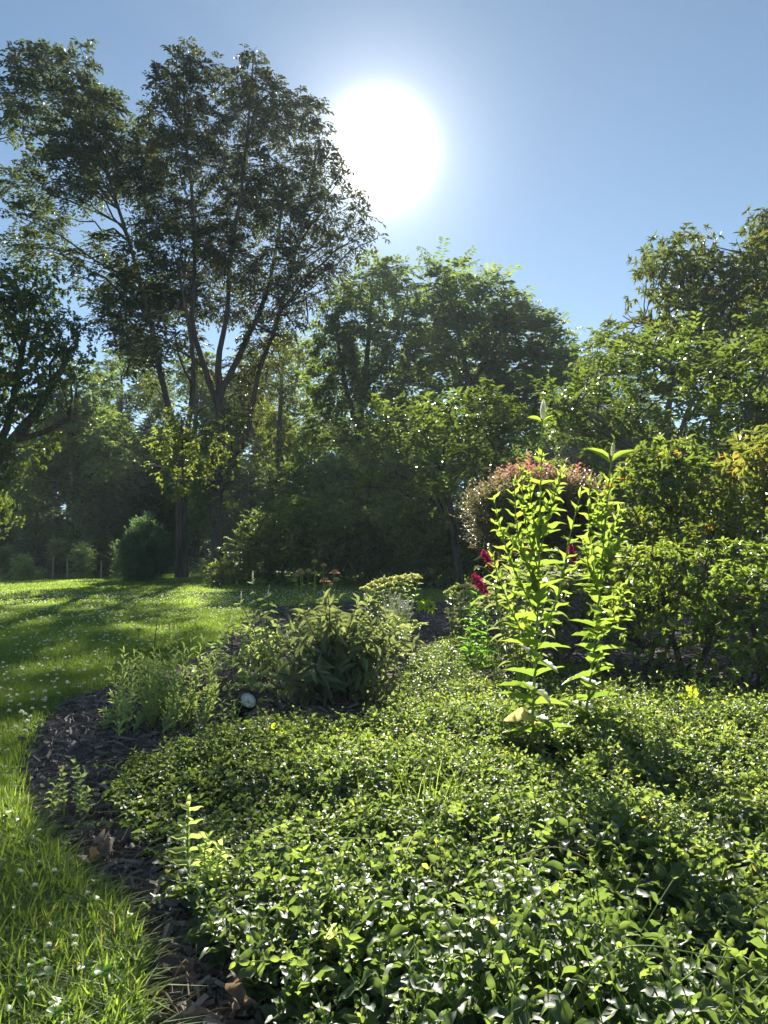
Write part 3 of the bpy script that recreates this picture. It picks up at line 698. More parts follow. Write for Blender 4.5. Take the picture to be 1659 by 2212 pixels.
shrub('azalea_bush', 'wide low azalea bush with dark shade beneath it, right of the tall plants', 'bush', 5.1,
      [[(1480, 1480, 8), (1460, 1400, 6), (1430, 1310, 4)], [(1500, 1480, 8), (1540, 1360, 5)], [(1460, 1480, 6), (1390, 1400, 5), (1350, 1340, 3)], [(1490, 1480, 6), (1560, 1440, 5), (1620, 1420, 3)]],
      [(1310, 1230, 40), (1360, 1230, 44), (1420, 1235, 44), (1480, 1240, 44), (1540, 1245, 40), (1340, 1280, 52), (1410, 1290, 56), (1480, 1300, 56), (1550, 1300, 52), (1390, 1340, 50), (1460, 1360, 44), (1530, 1360, 44), (1330, 1330, 40), (1350, 1375, 34), (1410, 1400, 30), (1460, 1420, 30), (1520, 1420, 34), (1380, 1430, 16), (1470, 1195, 18), (1440, 1215, 22)],
      S_AZ, 'leaf_azalea', 65, 'azalea bushes at the right', .32, limbr=.008)
shrub('azalea_bush', 'azalea bush with bright tips cut off by the right edge', 'bush', 4.6,
      [[(1640, 1500, 8), (1640, 1420, 6), (1620, 1320, 4)], [(1650, 1500, 8), (1690, 1360, 5)]],
      [(1600, 1230, 40), (1650, 1190, 44), (1640, 1250, 52), (1590, 1290, 50), (1640, 1310, 54), (1600, 1350, 50), (1650, 1380, 54), (1590, 1400, 40), (1620, 1440, 42), (1700, 1250, 70), (1720, 1350, 80), (1700, 1440, 60), (1570, 1440, 20), (1650, 1150, 20)],
      S_AZ, 'leaf_azalea', 66, 'azalea bushes at the right', .32, limbr=.008)
shrub('low_shrub', 'low pale leafy shrub between and behind the two tall green plants', 'bush', 5.6,
      [[(1200, 1440, 5), (1200, 1370, 4), (1190, 1310, 3)], [(1210, 1440, 5), (1280, 1350, 3)], [(1190, 1440, 5), (1120, 1350, 3)]],
      [(1100, 1270, 32), (1160, 1250, 36), (1220, 1240, 38), (1280, 1235, 36), (1090, 1320, 32), (1150, 1310, 42), (1220, 1305, 44), (1280, 1300, 42), (1130, 1360, 32), (1190, 1360, 40), (1250, 1355, 36), (1060, 1290, 20)],
      dict(tpl=T_LANCE, dens=330, twig=.16, k=8, L=.06, W=.4, style='alt', droop=.1, up=.4), 'leaf_bush', 67, None, .25, limbr=.007)

# ------------------------------------------------------------------ lawn grass, clover, mulch
BEDA = np.array(BED)
VINCA_PX = [(740, 2500), (700, 2330), (630, 2180), (560, 2060), (470, 1960), (385, 1850), (315, 1750), (240, 1670), (270, 1620), (400, 1590), (480, 1560), (530, 1535), (600, 1525), (680, 1545), (760, 1540), (830, 1500), (865, 1440), (900, 1400), (960, 1378), (1030, 1372),
            (1090, 1390), (1180, 1400), (1280, 1415), (1330, 1475), (1420, 1490), (1560, 1492), (1700, 1500)]
VIN = np.array([G(x, y, .12)[:2] for x, y in VINCA_PX] + [(4.6, 3.5), (4.6, .4), (-.25, .4)])

def blades(g, x, y, h, w, lean, rng, tint, seg=2):
    n = len(x)
    a = rng.uniform(0, 2 * math.pi, n)
    ld = np.stack([np.cos(a), np.sin(a), np.zeros(n)], 1)
    f = a + math.pi / 2 + rng.normal(size=n) * .6
    wd = np.stack([np.cos(f), np.sin(f), np.zeros(n)], 1) * (w / 2)[:, None]
    base = np.stack([x, y, np.zeros(n)], 1)
    rows = []
    for i in range(seg + 1):
        t = i / seg
        c = base + ld * (lean * h * t * t)[:, None]; c[:, 2] = h * (t - .35 * lean * t * t)
        if i < seg: rows += [c - wd * (1 - .45 * t), c + wd * (1 - .45 * t)]
        else: rows += [c]
    k = len(rows)
    V = np.stack(rows, 1).reshape(-1, 3)
    off = (np.arange(n) * k)[:, None, None]
    q = np.array([(2 * i, 2 * i + 1, 2 * i + 3, 2 * i + 2) for i in range(seg - 1)]).reshape(-1, 4)
    t3 = np.array([(2 * seg - 2, 2 * seg - 1, 2 * seg)])
    g.raw(V, (t3[None] + off).reshape(-1, 3), (q[None] + off).reshape(-1, 4), np.repeat(tint, k))

def scatter_frustum(rng, n, d0, d1, l=-.62, r=.62, p=1.0):
    """random ground points in the wedge of ground in view, d0..d1 metres away"""
    d = (rng.uniform(0, 1, n) * (d1 ** p - d0 ** p) + d0 ** p) ** (1 / p)
    return d * rng.uniform(l, r, n), d

def make_grass():
    rng = np.random.default_rng(101); g = Geo()
    def band(n, d0, d1, h0, h1, w0, w1, seg, l, r, p=2.0, lean=.5):
        x, y = scatter_frustum(rng, n, d0, d1, l, r, p)
        edge = .03 * rng.normal(size=n) * np.minimum(1.5, y / 4)
        ok = ~in_poly(x + edge, y, BEDA)
        x, y = x[ok], y[ok]; m = len(x)
        pn = vnoise(x * 1.6, y * 1.1, 5)
        h = rng.uniform(h0, h1, m) * (1 + .25 * pn)
        t = np.clip(.42 + .22 * pn + rng.normal(size=m) * .16, 0, .85)
        t[rng.uniform(size=m) < .015] = 1.0
        blades(g, x, y, h, rng.uniform(w0, w1, m), lean * rng.uniform(.2, 1.6, m), rng, t, seg)
    band(62000, .95, 2.6, .035, .095, .003, .0078, 3, -.62, -.05, 2.0, .9)
    band(70000, 2.5, 5.5, .045, .085, .003, .006, 2, -.62, 0.0, 2.0)
    band(130000, 5.3, 12, .04, .075, .005, .010, 2, -.62, .15, 1.6)
    band(170000, 12, 32, .04, .065, .012, .028, 2, -.7, .45, 1.3)
    o = g.build('grass', M['grass'])
    tag(o, 'mown green grass of the lawn with longer blades near the bed edge', 'grass', kind='stuff')
    # white clover heads
    g = Geo(); gst = Geo()
    x, y = scatter_frustum(rng, 4200, 1.3, 17, -.6, 0.0, 1.5)
    pn = vnoise(x * .5, y * .5, 9)
    ok = ~in_poly(x, y, BEDA) & (pn + rng.normal(size=len(x)) * .35 > -.15)
    x, y = x[ok], y[ok]
    for X, Y in zip(x, y):
        h = rng.uniform(.05, .085) if Y < 3 else rng.uniform(.045, .07); s = rng.uniform(.0055, .009) * (1.3 if Y > 3.5 else .8)
        c = np.array([X, Y, h]); m = 40 if Y < 4 else 10
        d = rdirs(rng, m); d[:, 2] = np.abs(d[:, 2]) * .9 - .15
        g.inst(T2, np.repeat(c[None], m, 0), d, rdirs(rng, m), s * 1.3, s * .8, rng.uniform(0, 1, m))
        gst.tubes(np.array([[X, Y, 0], [X, Y, h]]), .0008, 3, 0.)
    cf = g.build('clover_flowers', M['white_flower']); gst.build('stems', M['stem_green'], cf)
    tag(cf, 'small white clover heads dotted through the lawn', 'clover', kind='stuff')
    # clover leaves in the near grass
    g = Geo()
    x, y = scatter_frustum(rng, 420, 1.1, 3.2, -.6, -.15, 1.5)
    ok = ~in_poly(x, y, BEDA); x, y = x[ok], y[ok]
    for X, Y in zip(x, y):
        c = np.array([X, Y, rng.uniform(.04, .09)]); a0 = rng.uniform(0, 6.28); L = rng.uniform(.012, .02)
        for k in range(3):
            a = a0 + k * 2.094
            g.inst(T_OBOV, c, (math.cos(a), math.sin(a), .25), (rng.normal() * .4, rng.normal() * .4, 1), L, L * .85, rng.uniform(.3, .9))
    tag(g.build('clover_leaves', M['leaf_bright'], None, True), 'three-part clover leaves low in the near lawn', 'clover', kind='stuff')
make_grass()

def make_chips():
    rng = np.random.default_rng(103); g = Geo()
    chip = (np.array([(-.5, 0, 0), (.5, 0, 0), (.4, 1, .05), (-.4, 1, .02), (0, .05, .16), (.05, .95, .2)], float),
            np.array([(0, 1, 4), (2, 3, 5)]), np.array([(1, 2, 5, 4), (3, 0, 4, 5)]), np.zeros(6))
    def lay(x, y, L0, L1):
        m = len(x); a = rng.uniform(0, 6.28, m)
        yv = np.stack([np.cos(a), np.sin(a), rng.normal(size=m) * .22], 1)
        nv = np.stack([rng.normal(size=m) * .3, rng.normal(size=m) * .3, np.ones(m)], 1)
        L = rng.uniform(L0, L1, m) * rng.uniform(.4, 1, m)
        pos = np.stack([x, y, .008 + rng.uniform(0, .014, m)], 1)
        t = np.clip(rng.beta(1.6, 3.0, m), 0, 1)
        g.inst(chip, pos, yv, nv, L, L * rng.uniform(.06, .3, m), t)
    x, y = scatter_frustum(rng, 60000, 1.0, 5.2, -.62, .1, 1.6)
    ok = in_poly(x, y, BEDA) & (~in_poly(x, y, VIN) | (rng.uniform(size=len(x)) < .25)); lay(x[ok], y[ok], .02, .075)
    x, y = scatter_frustum(rng, 26000, 5, 15.5, -.25, .6, 1.4)
    ok = in_poly(x, y, BEDA) & ~in_poly(x, y, VIN); lay(x[ok], y[ok], .04, .1)
    tag(g.build('wood_chips', M['chips']), 'dark shredded bark mulch over the flower bed', 'mulch', kind='stuff')
    g = Geo()
    for k in range(230):
        d = rng.uniform(1.2, 3.9); X = d * rng.uniform(-.52, -.1)
        if not in_poly(np.array([X]), np.array([d]), BEDA)[0]: continue
        a = rng.normal(.5, .9); L = rng.uniform(.05, .26)
        q = spline([np.array([X, d, .018]), np.array([X + L * .5 * math.cos(a), d + L * .5 * math.sin(a), .02 + rng.uniform(0, .03)]), np.array([X + L * math.cos(a + .2), d + L * math.sin(a + .2), .018])], 6)
        g.tubes(q, rng.uniform(.0008, .0019), 4, rng.uniform(0, 1))
    tag(g.build('straw_litter', M['straw']), 'dry straw stems lying across the dark mulch', 'straw litter', kind='stuff')
make_chips()

# ------------------------------------------------------------------ periwinkle ground cover
def vin_h(x, y):
    return .135 + .075 * vnoise(x * 2.2, y * 2.2, 21) + .035 * vnoise(x * 5, y * 5, 22)
def dist_poly(x, y, poly):
    d = np.full(len(x), 9.)
    n = len(poly)
    for i in range(n):
        a = poly[i]; b = poly[(i + 1) % n]; ab = b - a
        t = np.clip(((x - a[0]) * ab[0] + (y - a[1]) * ab[1]) / max(1e-9, ab @ ab), 0, 1)
        d = np.minimum(d, np.hypot(x - a[0] - t * ab[0], y - a[1] - t * ab[1]))
    return d
def make_vinca():
    rng = np.random.default_rng(105); g = Geo(); gs = Geo()
    tpl = [tpl_twist(T_OVAL, s) for s in range(4)]
    def zone(n, d0, d1, k, lo, p, Ls):
        n = int(n * 1.15)
        x, y = scatter_frustum(rng, n, d0, d1, -.62, .88, p)
        ok = in_poly(x, y, VIN)
        hole = vnoise(x * 3.1, y * 3.1, 31)
        ok &= (hole > -.62) | (rng.uniform(size=n) < .3)
        # open gap at the foot of the tall plant
        ok &= (np.hypot(x - .62, y - 3.0) > .2) | (rng.uniform(size=n) < .12)
        x, y = x[ok], y[ok]; m = len(x)
        e = np.clip(dist_poly(x, y, VIN) / .3, 0, 1)
        H = vin_h(x, y) * (.45 + .55 * e) * rng.uniform(.65, 1.25, m)
        a = rng.uniform(0, 6.28, m)
        lean = rng.uniform(.1, .75, m) * (.45 + .55 * e)
        bias = np.stack([np.full(m, -.1), np.full(m, -.25), np.zeros(m)], 1)
        ld = nrm(np.stack([np.cos(a), np.sin(a), np.zeros(m)], 1) + bias)
        base = np.stack([x, y, np.full(m, .005)], 1)
        phi = rng.uniform(0, 6.28, m)
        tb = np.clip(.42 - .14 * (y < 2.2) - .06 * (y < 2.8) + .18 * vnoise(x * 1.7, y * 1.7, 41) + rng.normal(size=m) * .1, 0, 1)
        flush = rng.uniform(size=m) < .55
        path = []
        for i in range(k):
            t = .3 + .7 * i / (k - 1)
            c = base + ld * (lean * H * 1.2 * t)[:, None]; c[:, 2] = .005 + H * (1.25 * t - .25 * t * t)
            path.append(c)
            tan = nrm(ld * (lean * 1.2)[:, None] + np.array([0, 0, 1.]) * (1.25 - .5 * t))
            L = Ls * (1 - .55 * max(0, (t - .55) / .45)) * rng.uniform(.6, 1.35, m)
            if i == k - 1: L = L * .8
            for s in (0, math.pi):
                az = phi + s + i * math.pi / 2 + rng.normal(size=m) * .25
                side = np.stack([np.cos(az), np.sin(az), np.zeros(m)], 1)
                side = nrm(side - tan * (side * tan).sum(1, keepdims=True))
                upf = (.35 + (.75 if i == k - 1 else 0)) * rng.uniform(.3, 1.5, m)
                Y = side + tan * upf[:, None] + rng.normal(size=(m, 3)) * .12
                N = tan - side * .3 + SUN * .1 + rng.normal(size=(m, 3)) * .22
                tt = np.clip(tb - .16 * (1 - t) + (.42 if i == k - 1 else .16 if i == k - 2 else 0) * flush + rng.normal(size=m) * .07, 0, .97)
                tt[rng.uniform(size=m) < .004] = 1.0
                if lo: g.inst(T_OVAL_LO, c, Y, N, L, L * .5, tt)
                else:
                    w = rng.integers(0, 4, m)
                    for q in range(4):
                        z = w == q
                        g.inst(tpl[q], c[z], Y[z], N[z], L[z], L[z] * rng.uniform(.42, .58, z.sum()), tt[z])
        pts = np.stack([base] + path, 1)
        gs.tubes(pts, .0012, 3, rng.uniform(.2, .8, m))
    zone(3000, .75, 2.0, 5, False, 2.0, .05)
    zone(9000, 2.0, 3.6, 5, False, 2.0, .04)
    zone(17000, 3.6, 7.0, 4, True, 2.0, .038)
    for k in range(70):
        d = rng.uniform(1.15, 3.6); x = d * rng.uniform(-.4, .62)
        if not in_poly(np.array([x]), np.array([d]), VIN)[0]: continue
        a = rng.uniform(0, 6.28); L = rng.uniform(.12, .32); h = float(vin_h(x, d)) * rng.uniform(.8, 1.1)
        e = np.array([math.cos(a), math.sin(a), 0]) * L
        b = np.array([x, d, .03])
        leafy_stem(g, gs, [b, b + e * .35 + [0, 0, h], b + e + [0, 0, h * rng.uniform(.6, 1.15)]], .0016, .001, 8, .25, lambda t: .034 - .014 * t, .5, rng, tpl[k % 4], .3, .05, True, lambda t: .25 + .4 * t, jit=.25, sides=4)
    o = g.build('periwinkle', M['leaf_vinca'], None, True)
    tag(o, 'glossy green periwinkle ground cover filling the front of the bed', 'ground cover', kind='stuff')
    st = gs.build('periwinkle_stems', M['stem_green'], o, True)
# ------------------------------------------------------------------ leafy stems
def leafy_stem(gl, gs, pts, r0, r1, n, t0, Lf, W, rng, tpl=T_LANCE, up=.45, droop=.25, opposite=True, tint=.5, az0=None, jit=.15, sides=6, helio=.15):
    q = spline(pts, 30)
    L = np.concatenate([[0], np.cumsum(np.linalg.norm(np.diff(q, axis=0), axis=1))]); L /= L[-1]
    gs.tubes(q, np.linspace(r0, r1, 30), sides, rng.uniform(.3, .7))
    az = rng.uniform(0, 6.28) if az0 is None else az0
    for i in range(n):
        t = t0 + (1 - t0) * i / max(1, n - 1)
        c = np.array([np.interp(t, L, q[:, k]) for k in range(3)])
        c2 = np.array([np.interp(max(0, t - .03), L, q[:, k]) for k in range(3)]); c3 = np.array([np.interp(min(1, t + .03), L, q[:, k]) for k in range(3)])
        tan = nrm(c3 - c2)
        for s in ((0, 1) if opposite else (0,)):
            a = az + (i * math.pi / 2 if opposite else i * 2.4) + s * math.pi + rng.normal() * .18
            side = np.array([math.cos(a), math.sin(a), 0.]); side = nrm(side - tan * (side @ tan))
            l = Lf(t) * rng.uniform(.8, 1.15)
            u = up * rng.uniform(.6, 1.4) + (.8 if i == n - 1 else 0)
            Y = side + tan * u - np.array([0, 0, droop * (1 - .5 * t)]) + rng.normal(size=3) * jit
            N = tan + side * -.25 + SUN * helio + rng.normal(size=3) * jit
            tt = tint(t) if callable(tint) else tint
            gl.inst(tpl, c, Y, N, l, l * W(t) if callable(W) else l * W, float(np.clip(tt + rng.normal() * .1, 0, 1)))
    return q
make_vinca()
def PX(pts, D, dd=0.0):
    m = len(pts) - 1
    return [P(x, y, D + dd * i / m) for i, (x, y) in enumerate(pts)]

def tall_plant(label, D, main, spike, branches, seed, seed_yellow):
    rng = np.random.default_rng(seed)
    b = P(*main[0], D)
    e = thing('giant_hyssop', label, 'flowering plant', (b[0], b[1], 0), 'tall green hyssop plants in the bed')
    gs = Geo(); gl = Geo(); gu = Geo()
    tp = [T_SERR, tpl_twist(T_SERR, 3)]
    q = leafy_stem(gl, gs, PX(main, D), .0065, .003, 21, .1, lambda t: .05 + .135 * max(0, 1 - t) ** .6, lambda t: .52 - .2 * t, rng, tp[0], .85, .5, True, lambda t: .3 + .5 * t, az0=.25, helio=.6)
    bare = spline(PX([main[-1], spike[0]], D), 6)
    gs.tubes(bare, .0028, 6, .5)
    for br in branches:
        dd = rng.uniform(-.12, .12)
        h = br[-1][1]
        leafy_stem(gu, gs, PX(br, D, dd), .003, .0016, 9, .14, lambda t: (.1 - .05 * t), .24, rng, tpl_twist(T_LSERR, int(rng.integers(0, 50))), 1.35, .0, True, lambda t: .5 + .4 * t, jit=.16, helio=.6)
        # leafy short side shoots
        w = spline(PX(br, D, dd), 12)
        for k in ((6,) if br[-1][0] % 3 == 0 else ()):
            a = rng.uniform(0, 6.28); sp = w[k] + np.array([math.cos(a) * .05, math.sin(a) * .05, .09])
            leafy_stem(gu, gs, [w[k], (w[k] + sp) / 2 + np.array([0, 0, -.01]), sp], .0018, .001, 3, .4, lambda t: .05 - .016 * t, .38, rng, T_LANCE, .8, .1, True, .8, jit=.2, sides=4, helio=.6)
    for k in range(10, 25, 4):
        for s in (0,):
            a = rng.uniform(0, 6.28); L = rng.uniform(.05, .12)
            sp = q[k] + np.array([math.cos(a) * L * .55, math.sin(a) * L * .55, L])
            leafy_stem(gu, gs, [q[k], (q[k] + sp) / 2 - np.array([0, 0, .01]), sp], .002, .001, 4, .35, lambda t: .085 - .035 * t, .29, rng, T_LSERR, .9, .1, True, .75, jit=.22, sides=4, helio=.6)
    gs.build('stem', M['stem_green'], e, True)
    gl.build('lower_leaves', M['leaf_hyssop'], e, True)
    gu.build('upper_leaves', M['leaf_hyssop'], e, True)
    # narrow flower spike of small buds
    g = Geo(); sp = spline(PX(spike, D), 24)
    ax = sp[-1] - sp[0]; Ls = np.linalg.norm(ax)
    for i in range(len(sp)):
        t = i / (len(sp) - 1); m = 12
        rr = Ls * .13 * (math.sin(math.pi * min(1, .15 + .85 * t)) ** .6)
        a = np.arange(m) / m * 6.28 + i * .3
        d = np.stack([np.cos(a), np.sin(a), np.full(m, .7)], 1)
        g.inst(T_OVAL_LO, sp[i] + d * rr * .3, d, np.stack([-np.cos(a) * .5, -np.sin(a) * .5, np.ones(m)], 1), rr * 1.0, rr * .5, rng.uniform(.2, 1, m))
    g.tubes(sp, .002, 5, .5)
    g.build('flower_spike', M['bud'], e, True)
    g = Geo()
    for (x, y, l, dx, dz, dd) in seed_yellow:
        c = P(x, y, D + dd)
        g.inst(tpl_twist(T_SERR, int(x)), c, (dx, -.25, dz), (.05, -.8, .6), l, l * .58, rng.uniform(.2, .9))
    g.build('withered_leaves', M['leaf_yellow'], e, True)['label'] = 'withered pale yellow lower leaves'
    return e
tall_plant('taller green leafy hyssop, left of the pair, with a pale flower spike on top', 3.15,
    [(1152, 1650), (1150, 1560), (1155, 1450), (1160, 1350), (1163, 1250), (1165, 1150), (1167, 1060), (1169, 990)], [(1172, 905), (1173, 885), (1174, 862)],
    [[(1160, 1330), (1112, 1235), (1084, 1150), (1068, 1085)], [(1162, 1280), (1122, 1170), (1112, 1080), (1112, 1050)], [(1164, 1240), (1136, 1130), (1128, 1055), (1126, 1020)], [(1166, 1200), (1150, 1110), (1142, 1030)],
     [(1166, 1190), (1188, 1110), (1204, 1045), (1212, 1020)], [(1160, 1400), (1205, 1285), (1230, 1163), (1252, 1075)], [(1158, 1420), (1110, 1330), (1080, 1255), (1066, 1210)],
      [(1163, 1300), (1140, 1220), (1100, 1160)]], 201,
    [(1148, 1545, .115, -1, -.05, 0), (1156, 1575, .08, .7, .3, .05)])
tall_plant('shorter green leafy hyssop, right of the pair, topped by two spread leaves', 3.4,
    [(1262, 1625), (1264, 1560), (1272, 1490), (1280, 1428), (1293, 1296), (1303, 1180), (1310, 1097), (1315, 1045)], [(1322, 985), (1324, 970), (1325, 955)],
    [[(1293, 1296), (1276, 1190), (1272, 1110), (1274, 1045)], [(1300, 1220), (1322, 1150), (1336, 1110)], [(1296, 1260), (1326, 1195), (1346, 1160)], [(1295, 1290), (1274, 1230), (1262, 1170)], [(1285, 1400), (1330, 1320), (1350, 1268)],
     [(1304, 1180), (1296, 1110), (1294, 1075)]], 202,
    [(1296, 1545, .09, .8, -.35, .05), (1300, 1530, .07, .5, -.8, 0), (1230, 1560, .075, -.7, -.1, 0)])
def top_pair():
    """the two spread leaves and the end leaves at the top of the shorter hyssop are in its upper leaves"""
    e = [o for o in bpy.data.objects if o.name == 'giant_hyssop.001'][0]
    g = Geo(); D = 3.4
    for (x0, y0, x1, y1, w) in [(1318, 1000, 1273, 958, .3), (1319, 1000, 1372, 963, .27), (1325, 960, 1326, 936, .5), (1324, 965, 1312, 955, .4)]:
        a, b = P(x0, y0, D), P(x1, y1, D - .03); d = b - a; l = np.linalg.norm(d)
        g.inst(T_LANCE if l > .05 else T_OVAL, a, d, (0, -.55, .8), l, l * w, .85)
    g.build('top_leaves', M['leaf_hyssop'], e, True)
    e = [o for o in bpy.data.objects if o.name == 'giant_hyssop'][0]
    g = Geo(); D = 3.15
    for (x0, y0, x1, y1, w) in [(1171, 912, 1141, 899, .35), (1172, 912, 1197, 895, .12), (1168, 1000, 1166, 968, .5), (1167, 1002, 1152, 985, .5)]:
        a, b = P(x0, y0, D), P(x1, y1, D - .03); d = b - a; l = np.linalg.norm(d)
        g.inst(T_OVAL, a, d, (.2, -.75, .6), l, l * w, .85)
    g.build('top_leaves', M['leaf_hyssop'], e, True)
top_pair()

# ------------------------------------------------------------------ shrubs with long leaves
def flower_head(g, a, b, r, rng, n=130, shape=lambda t: math.sin(math.pi * min(1, .25 + .75 * t)) ** .7):
    for i in range(n):
        t = rng.uniform(0, 1); c = a + (b - a) * t
        d = rdirs(rng, 1)[0]; p = c + d * r * shape(t) * rng.uniform(.5, 1)
        s = r * .34
        z = nrm(d + rng.normal(size=3) * .5); u = nrm(np.cross(z, [.3, .5, .8])); v = np.cross(z, u)
        g.inst(T2, np.repeat(p[None], 3, 0), np.stack([u + z * .3, v - u * .6 + z * .3, -v - u * .5 + z * .3]), z, s, s * .7, rng.uniform(0, 1))
def crimson_bush():
    rng = np.random.default_rng(211); D = 4.3
    b = P(1130, 1500, D)
    e = thing('butterfly_bush', 'slender bush with drooping crimson flower heads behind the tall hyssop', 'flowering bush', (b[0], b[1], 0))
    gs = Geo(); gl = Geo()
    heads = [((1044, 1192), (1062, 1226), .022), ((1024, 1243), (1050, 1282), .026), ((1130, 1168), (1142, 1194), .02), ((1232, 1180), (1240, 1212), .02)]
    for i, (s, t, r) in enumerate(heads):
        a, c = P(*s, D - .05), P(*t, D - .1)
        g = Geo(); flower_head(g, a, c, r, rng, 320, lambda t: .35 + .65 * math.sin(math.pi * (.15 + .75 * t)))
        g.build('flower_head', M['crimson'], e)
        mid = P((1130 + s[0]) / 2 + rng.uniform(-15, 15), 1340, D)
        top = a + np.array([.01, 0, .05])
        leafy_stem(gl, gs, [b, mid, (mid + top) / 2 + np.array([.02, 0, .1]), top, a], .004, .0016, 9, .2, lambda t: .095 - .03 * t, .26, rng, T_LANCE, .5, .35, True, .6)
    for (x, y) in [(1075, 1225), (1095, 1290), (1150, 1260), (1200, 1240), (1060, 1290), (1220, 1290), (1110, 1250)]:
        leafy_stem(gl, gs, [b, P((1130 + x) / 2, (1480 + y) / 2 - 20, D), P(x, y, D + rng.uniform(-.2, .2))], .004, .0015, 9, .3, lambda t: .09 - .03 * t, .26, rng, T_LANCE, .5, .35, True, .6)
    gs.build('stems', M['stem_green'], e, True); gl.build('leaves', M['leaf_bush'], e, True)
crimson_bush()

def long_leaf_bush(label, D, base, tips, seed, L0, mat, budded=(), n=8):
    rng = np.random.default_rng(seed)
    b = P(*base, D); b[2] = .01
    e = thing('butterfly_bush', label, 'bush', (b[0], b[1], 0))
    gs = Geo(); gl = Geo()
    for i, (x, y, dd) in enumerate(tips):
        tip = P(x, y, D + dd)
        mid = b * .45 + tip * .55 + np.array([0, 0, .02]) ; mid[:2] = b[:2] * .55 + tip[:2] * .45
        mid[2] = b[2] * .4 + tip[2] * .6
        bb = b + np.array([rng.uniform(-.08, .08), rng.uniform(-.08, .08), 0])
        leafy_stem(gl, gs, [bb, mid, tip], .0045, .0018, n, .38, lambda t: L0 * (1.05 - .45 * max(0, (t - .6) / .4)), .27, rng, tpl_twist(T_LANCE, i), .3, .6, True, lambda t: .35 + .3 * t, jit=.2)
        if i in budded:
            g = Geo(); flower_head(g, tip, tip + np.array([.004, 0, .085]), .011, rng, 70, lambda t: 1.15 - t)
            g.build('flower_bud', M['bud'], e)
    gs.build('stems', M['twig'], e, True); gl.build('leaves', M[mat], e, True)
rt = np.random.default_rng(5)
tips = []
for i in range(90):
    x = rt.uniform(568, 892); u = (x - 735) / 150
    y0 = 1296 + 75 * u * u
    y = y0 + abs(rt.normal()) * 80 if i > 20 else y0 + rt.uniform(-8, 10)
    tips.append((x, min(y, 1515), rt.uniform(-.45, .45)))
long_leaf_bush('rounded grey-green bush with long drooping leaves in the middle of the bed', 4.35, (720, 1545), tips, 221, .11, 'leaf_bush', n=8)
tips = [(545, 1262, 0), (520, 1305, .1), (575, 1330, -.1), (600, 1345, .1), (500, 1350, 0), (560, 1380, -.2), (535, 1345, .15), (580, 1290, .2), (620, 1370, 0), (525, 1400, -.1), (590, 1400, -.2), (640, 1330, .3)]
long_leaf_bush('narrow grey bush with dark budded spires left of the rounded bush', 5.0, (580, 1500), tips, 222, .085, 'leaf_grey', (0, 1, 4, 6, 7))

# ------------------------------------------------------------------ coneflowers, sedum, lavender
def cone_head(e, p, r, rng, pink):
    g = Geo(); c = np.array(p); m = 120
    i = np.arange(m); ph = i * 2.4; z = 1 - i / m; rr = np.sqrt(np.clip(1 - z * z, 0, 1))
    d = np.stack([rr * np.cos(ph), rr * np.sin(ph), z * .75], 1)
    g.inst(T2, c + d * r * .75, d, np.roll(d, 1, 0) + .01, r * .4, r * .25, .5)
    # solid core
    lon = np.arange(12) / 12 * 6.28; prof = [(.0, .62), (.5, .55), (.8, .3), (.88, 0), (.7, -.18), (0.12, -.25)]
    V = np.array([(c[0] + a * r * math.cos(t), c[1] + a * r * math.sin(t), c[2] + h * r) for a, h in prof for t in lon]); idx = np.arange(len(V)).reshape(len(prof), 12)
    q = np.stack([idx[:-1], np.roll(idx[:-1], -1, 1), np.roll(idx[1:], -1, 1), idx[1:]], -1).reshape(-1, 4)
    g.raw(V, [], q[:, ::-1], .5)
    o = g.build('flower_head', M['seed'], e)
    if pink:
        g = Geo(); k = 14
        a = np.arange(k) / k * 6.28 + rng.uniform(0, 1); d = np.stack([np.cos(a), np.sin(a), np.full(k, -.12)], 1)
        g.inst(T_LANCE, c + d * r * .7 + np.array([0, 0, -.1 * r]), d, (0, 0, 1), r * 1.45, r * .6, rng.uniform(0, 1, k))
        g.build('petals', M['pink'], o, True)
def stem_parts(e, gs_list, mat):
    for g in gs_list: g.build('stem', M[mat], e, True)
def coneflowers(label, D, base, heads, seed, spread, group):
    rng = np.random.default_rng(seed); b = P(*base, D); b[2] = 0
    e = thing('coneflower', label, 'flower', (b[0], b[1], 0), group)
    gl = Geo()
    for (x, y, pink, rs) in heads:
        gs = Geo()
        tip = P(x, y + 3, D + rng.uniform(-.15, .15)); bb = b + np.array([(tip[0] - b[0]) * .6, rng.uniform(-.1, .1), 0])
        leafy_stem(gl, gs, [bb, bb * .5 + tip * .5 + np.array([rng.normal() * .015, 0, 0]), tip], .0045, .003, 6, .25, lambda t: .12 * (1.05 - t) + .01, .3, rng, T_LANCE, .6, .3, False, .4)
        gs.build('stem', M['stem_green'], e, True)
        cone_head(e, tip, rs * 1.2, rng, pink)
    for k in range(int(40 * spread)):
        a = rng.uniform(0, 6.28)
        bb = b + np.array([rng.normal() * .1 * spread, rng.normal() * .1, rng.uniform(.1, .35)])
        gl.inst(T_LANCE, bb, (math.cos(a), math.sin(a), rng.uniform(.3, 1.2)), (0, 0, 1), rng.uniform(.1, .17), .035, rng.uniform(.2, .7))
    gl.build('leaves', M['leaf_oak'], e, True)
coneflowers('clump of coneflowers with seed heads and a few pink blooms behind the rounded bush', 6.4, (688, 1400),
            [(679.6, 1211, 0, .02), (698.7, 1219, 0, .021), (648, 1231, 0, .022), (666, 1231, 0, .02), (638.6, 1241, 0, .021), (653, 1236, 0, .019), (722.9, 1232, 1, .019), (702, 1250, 1, .02), (680, 1236, 0, .019), (727, 1250, 0, .02), (637, 1252, 0, .018), (712, 1262, 0, .02)], 231, 1.4, 'coneflowers')
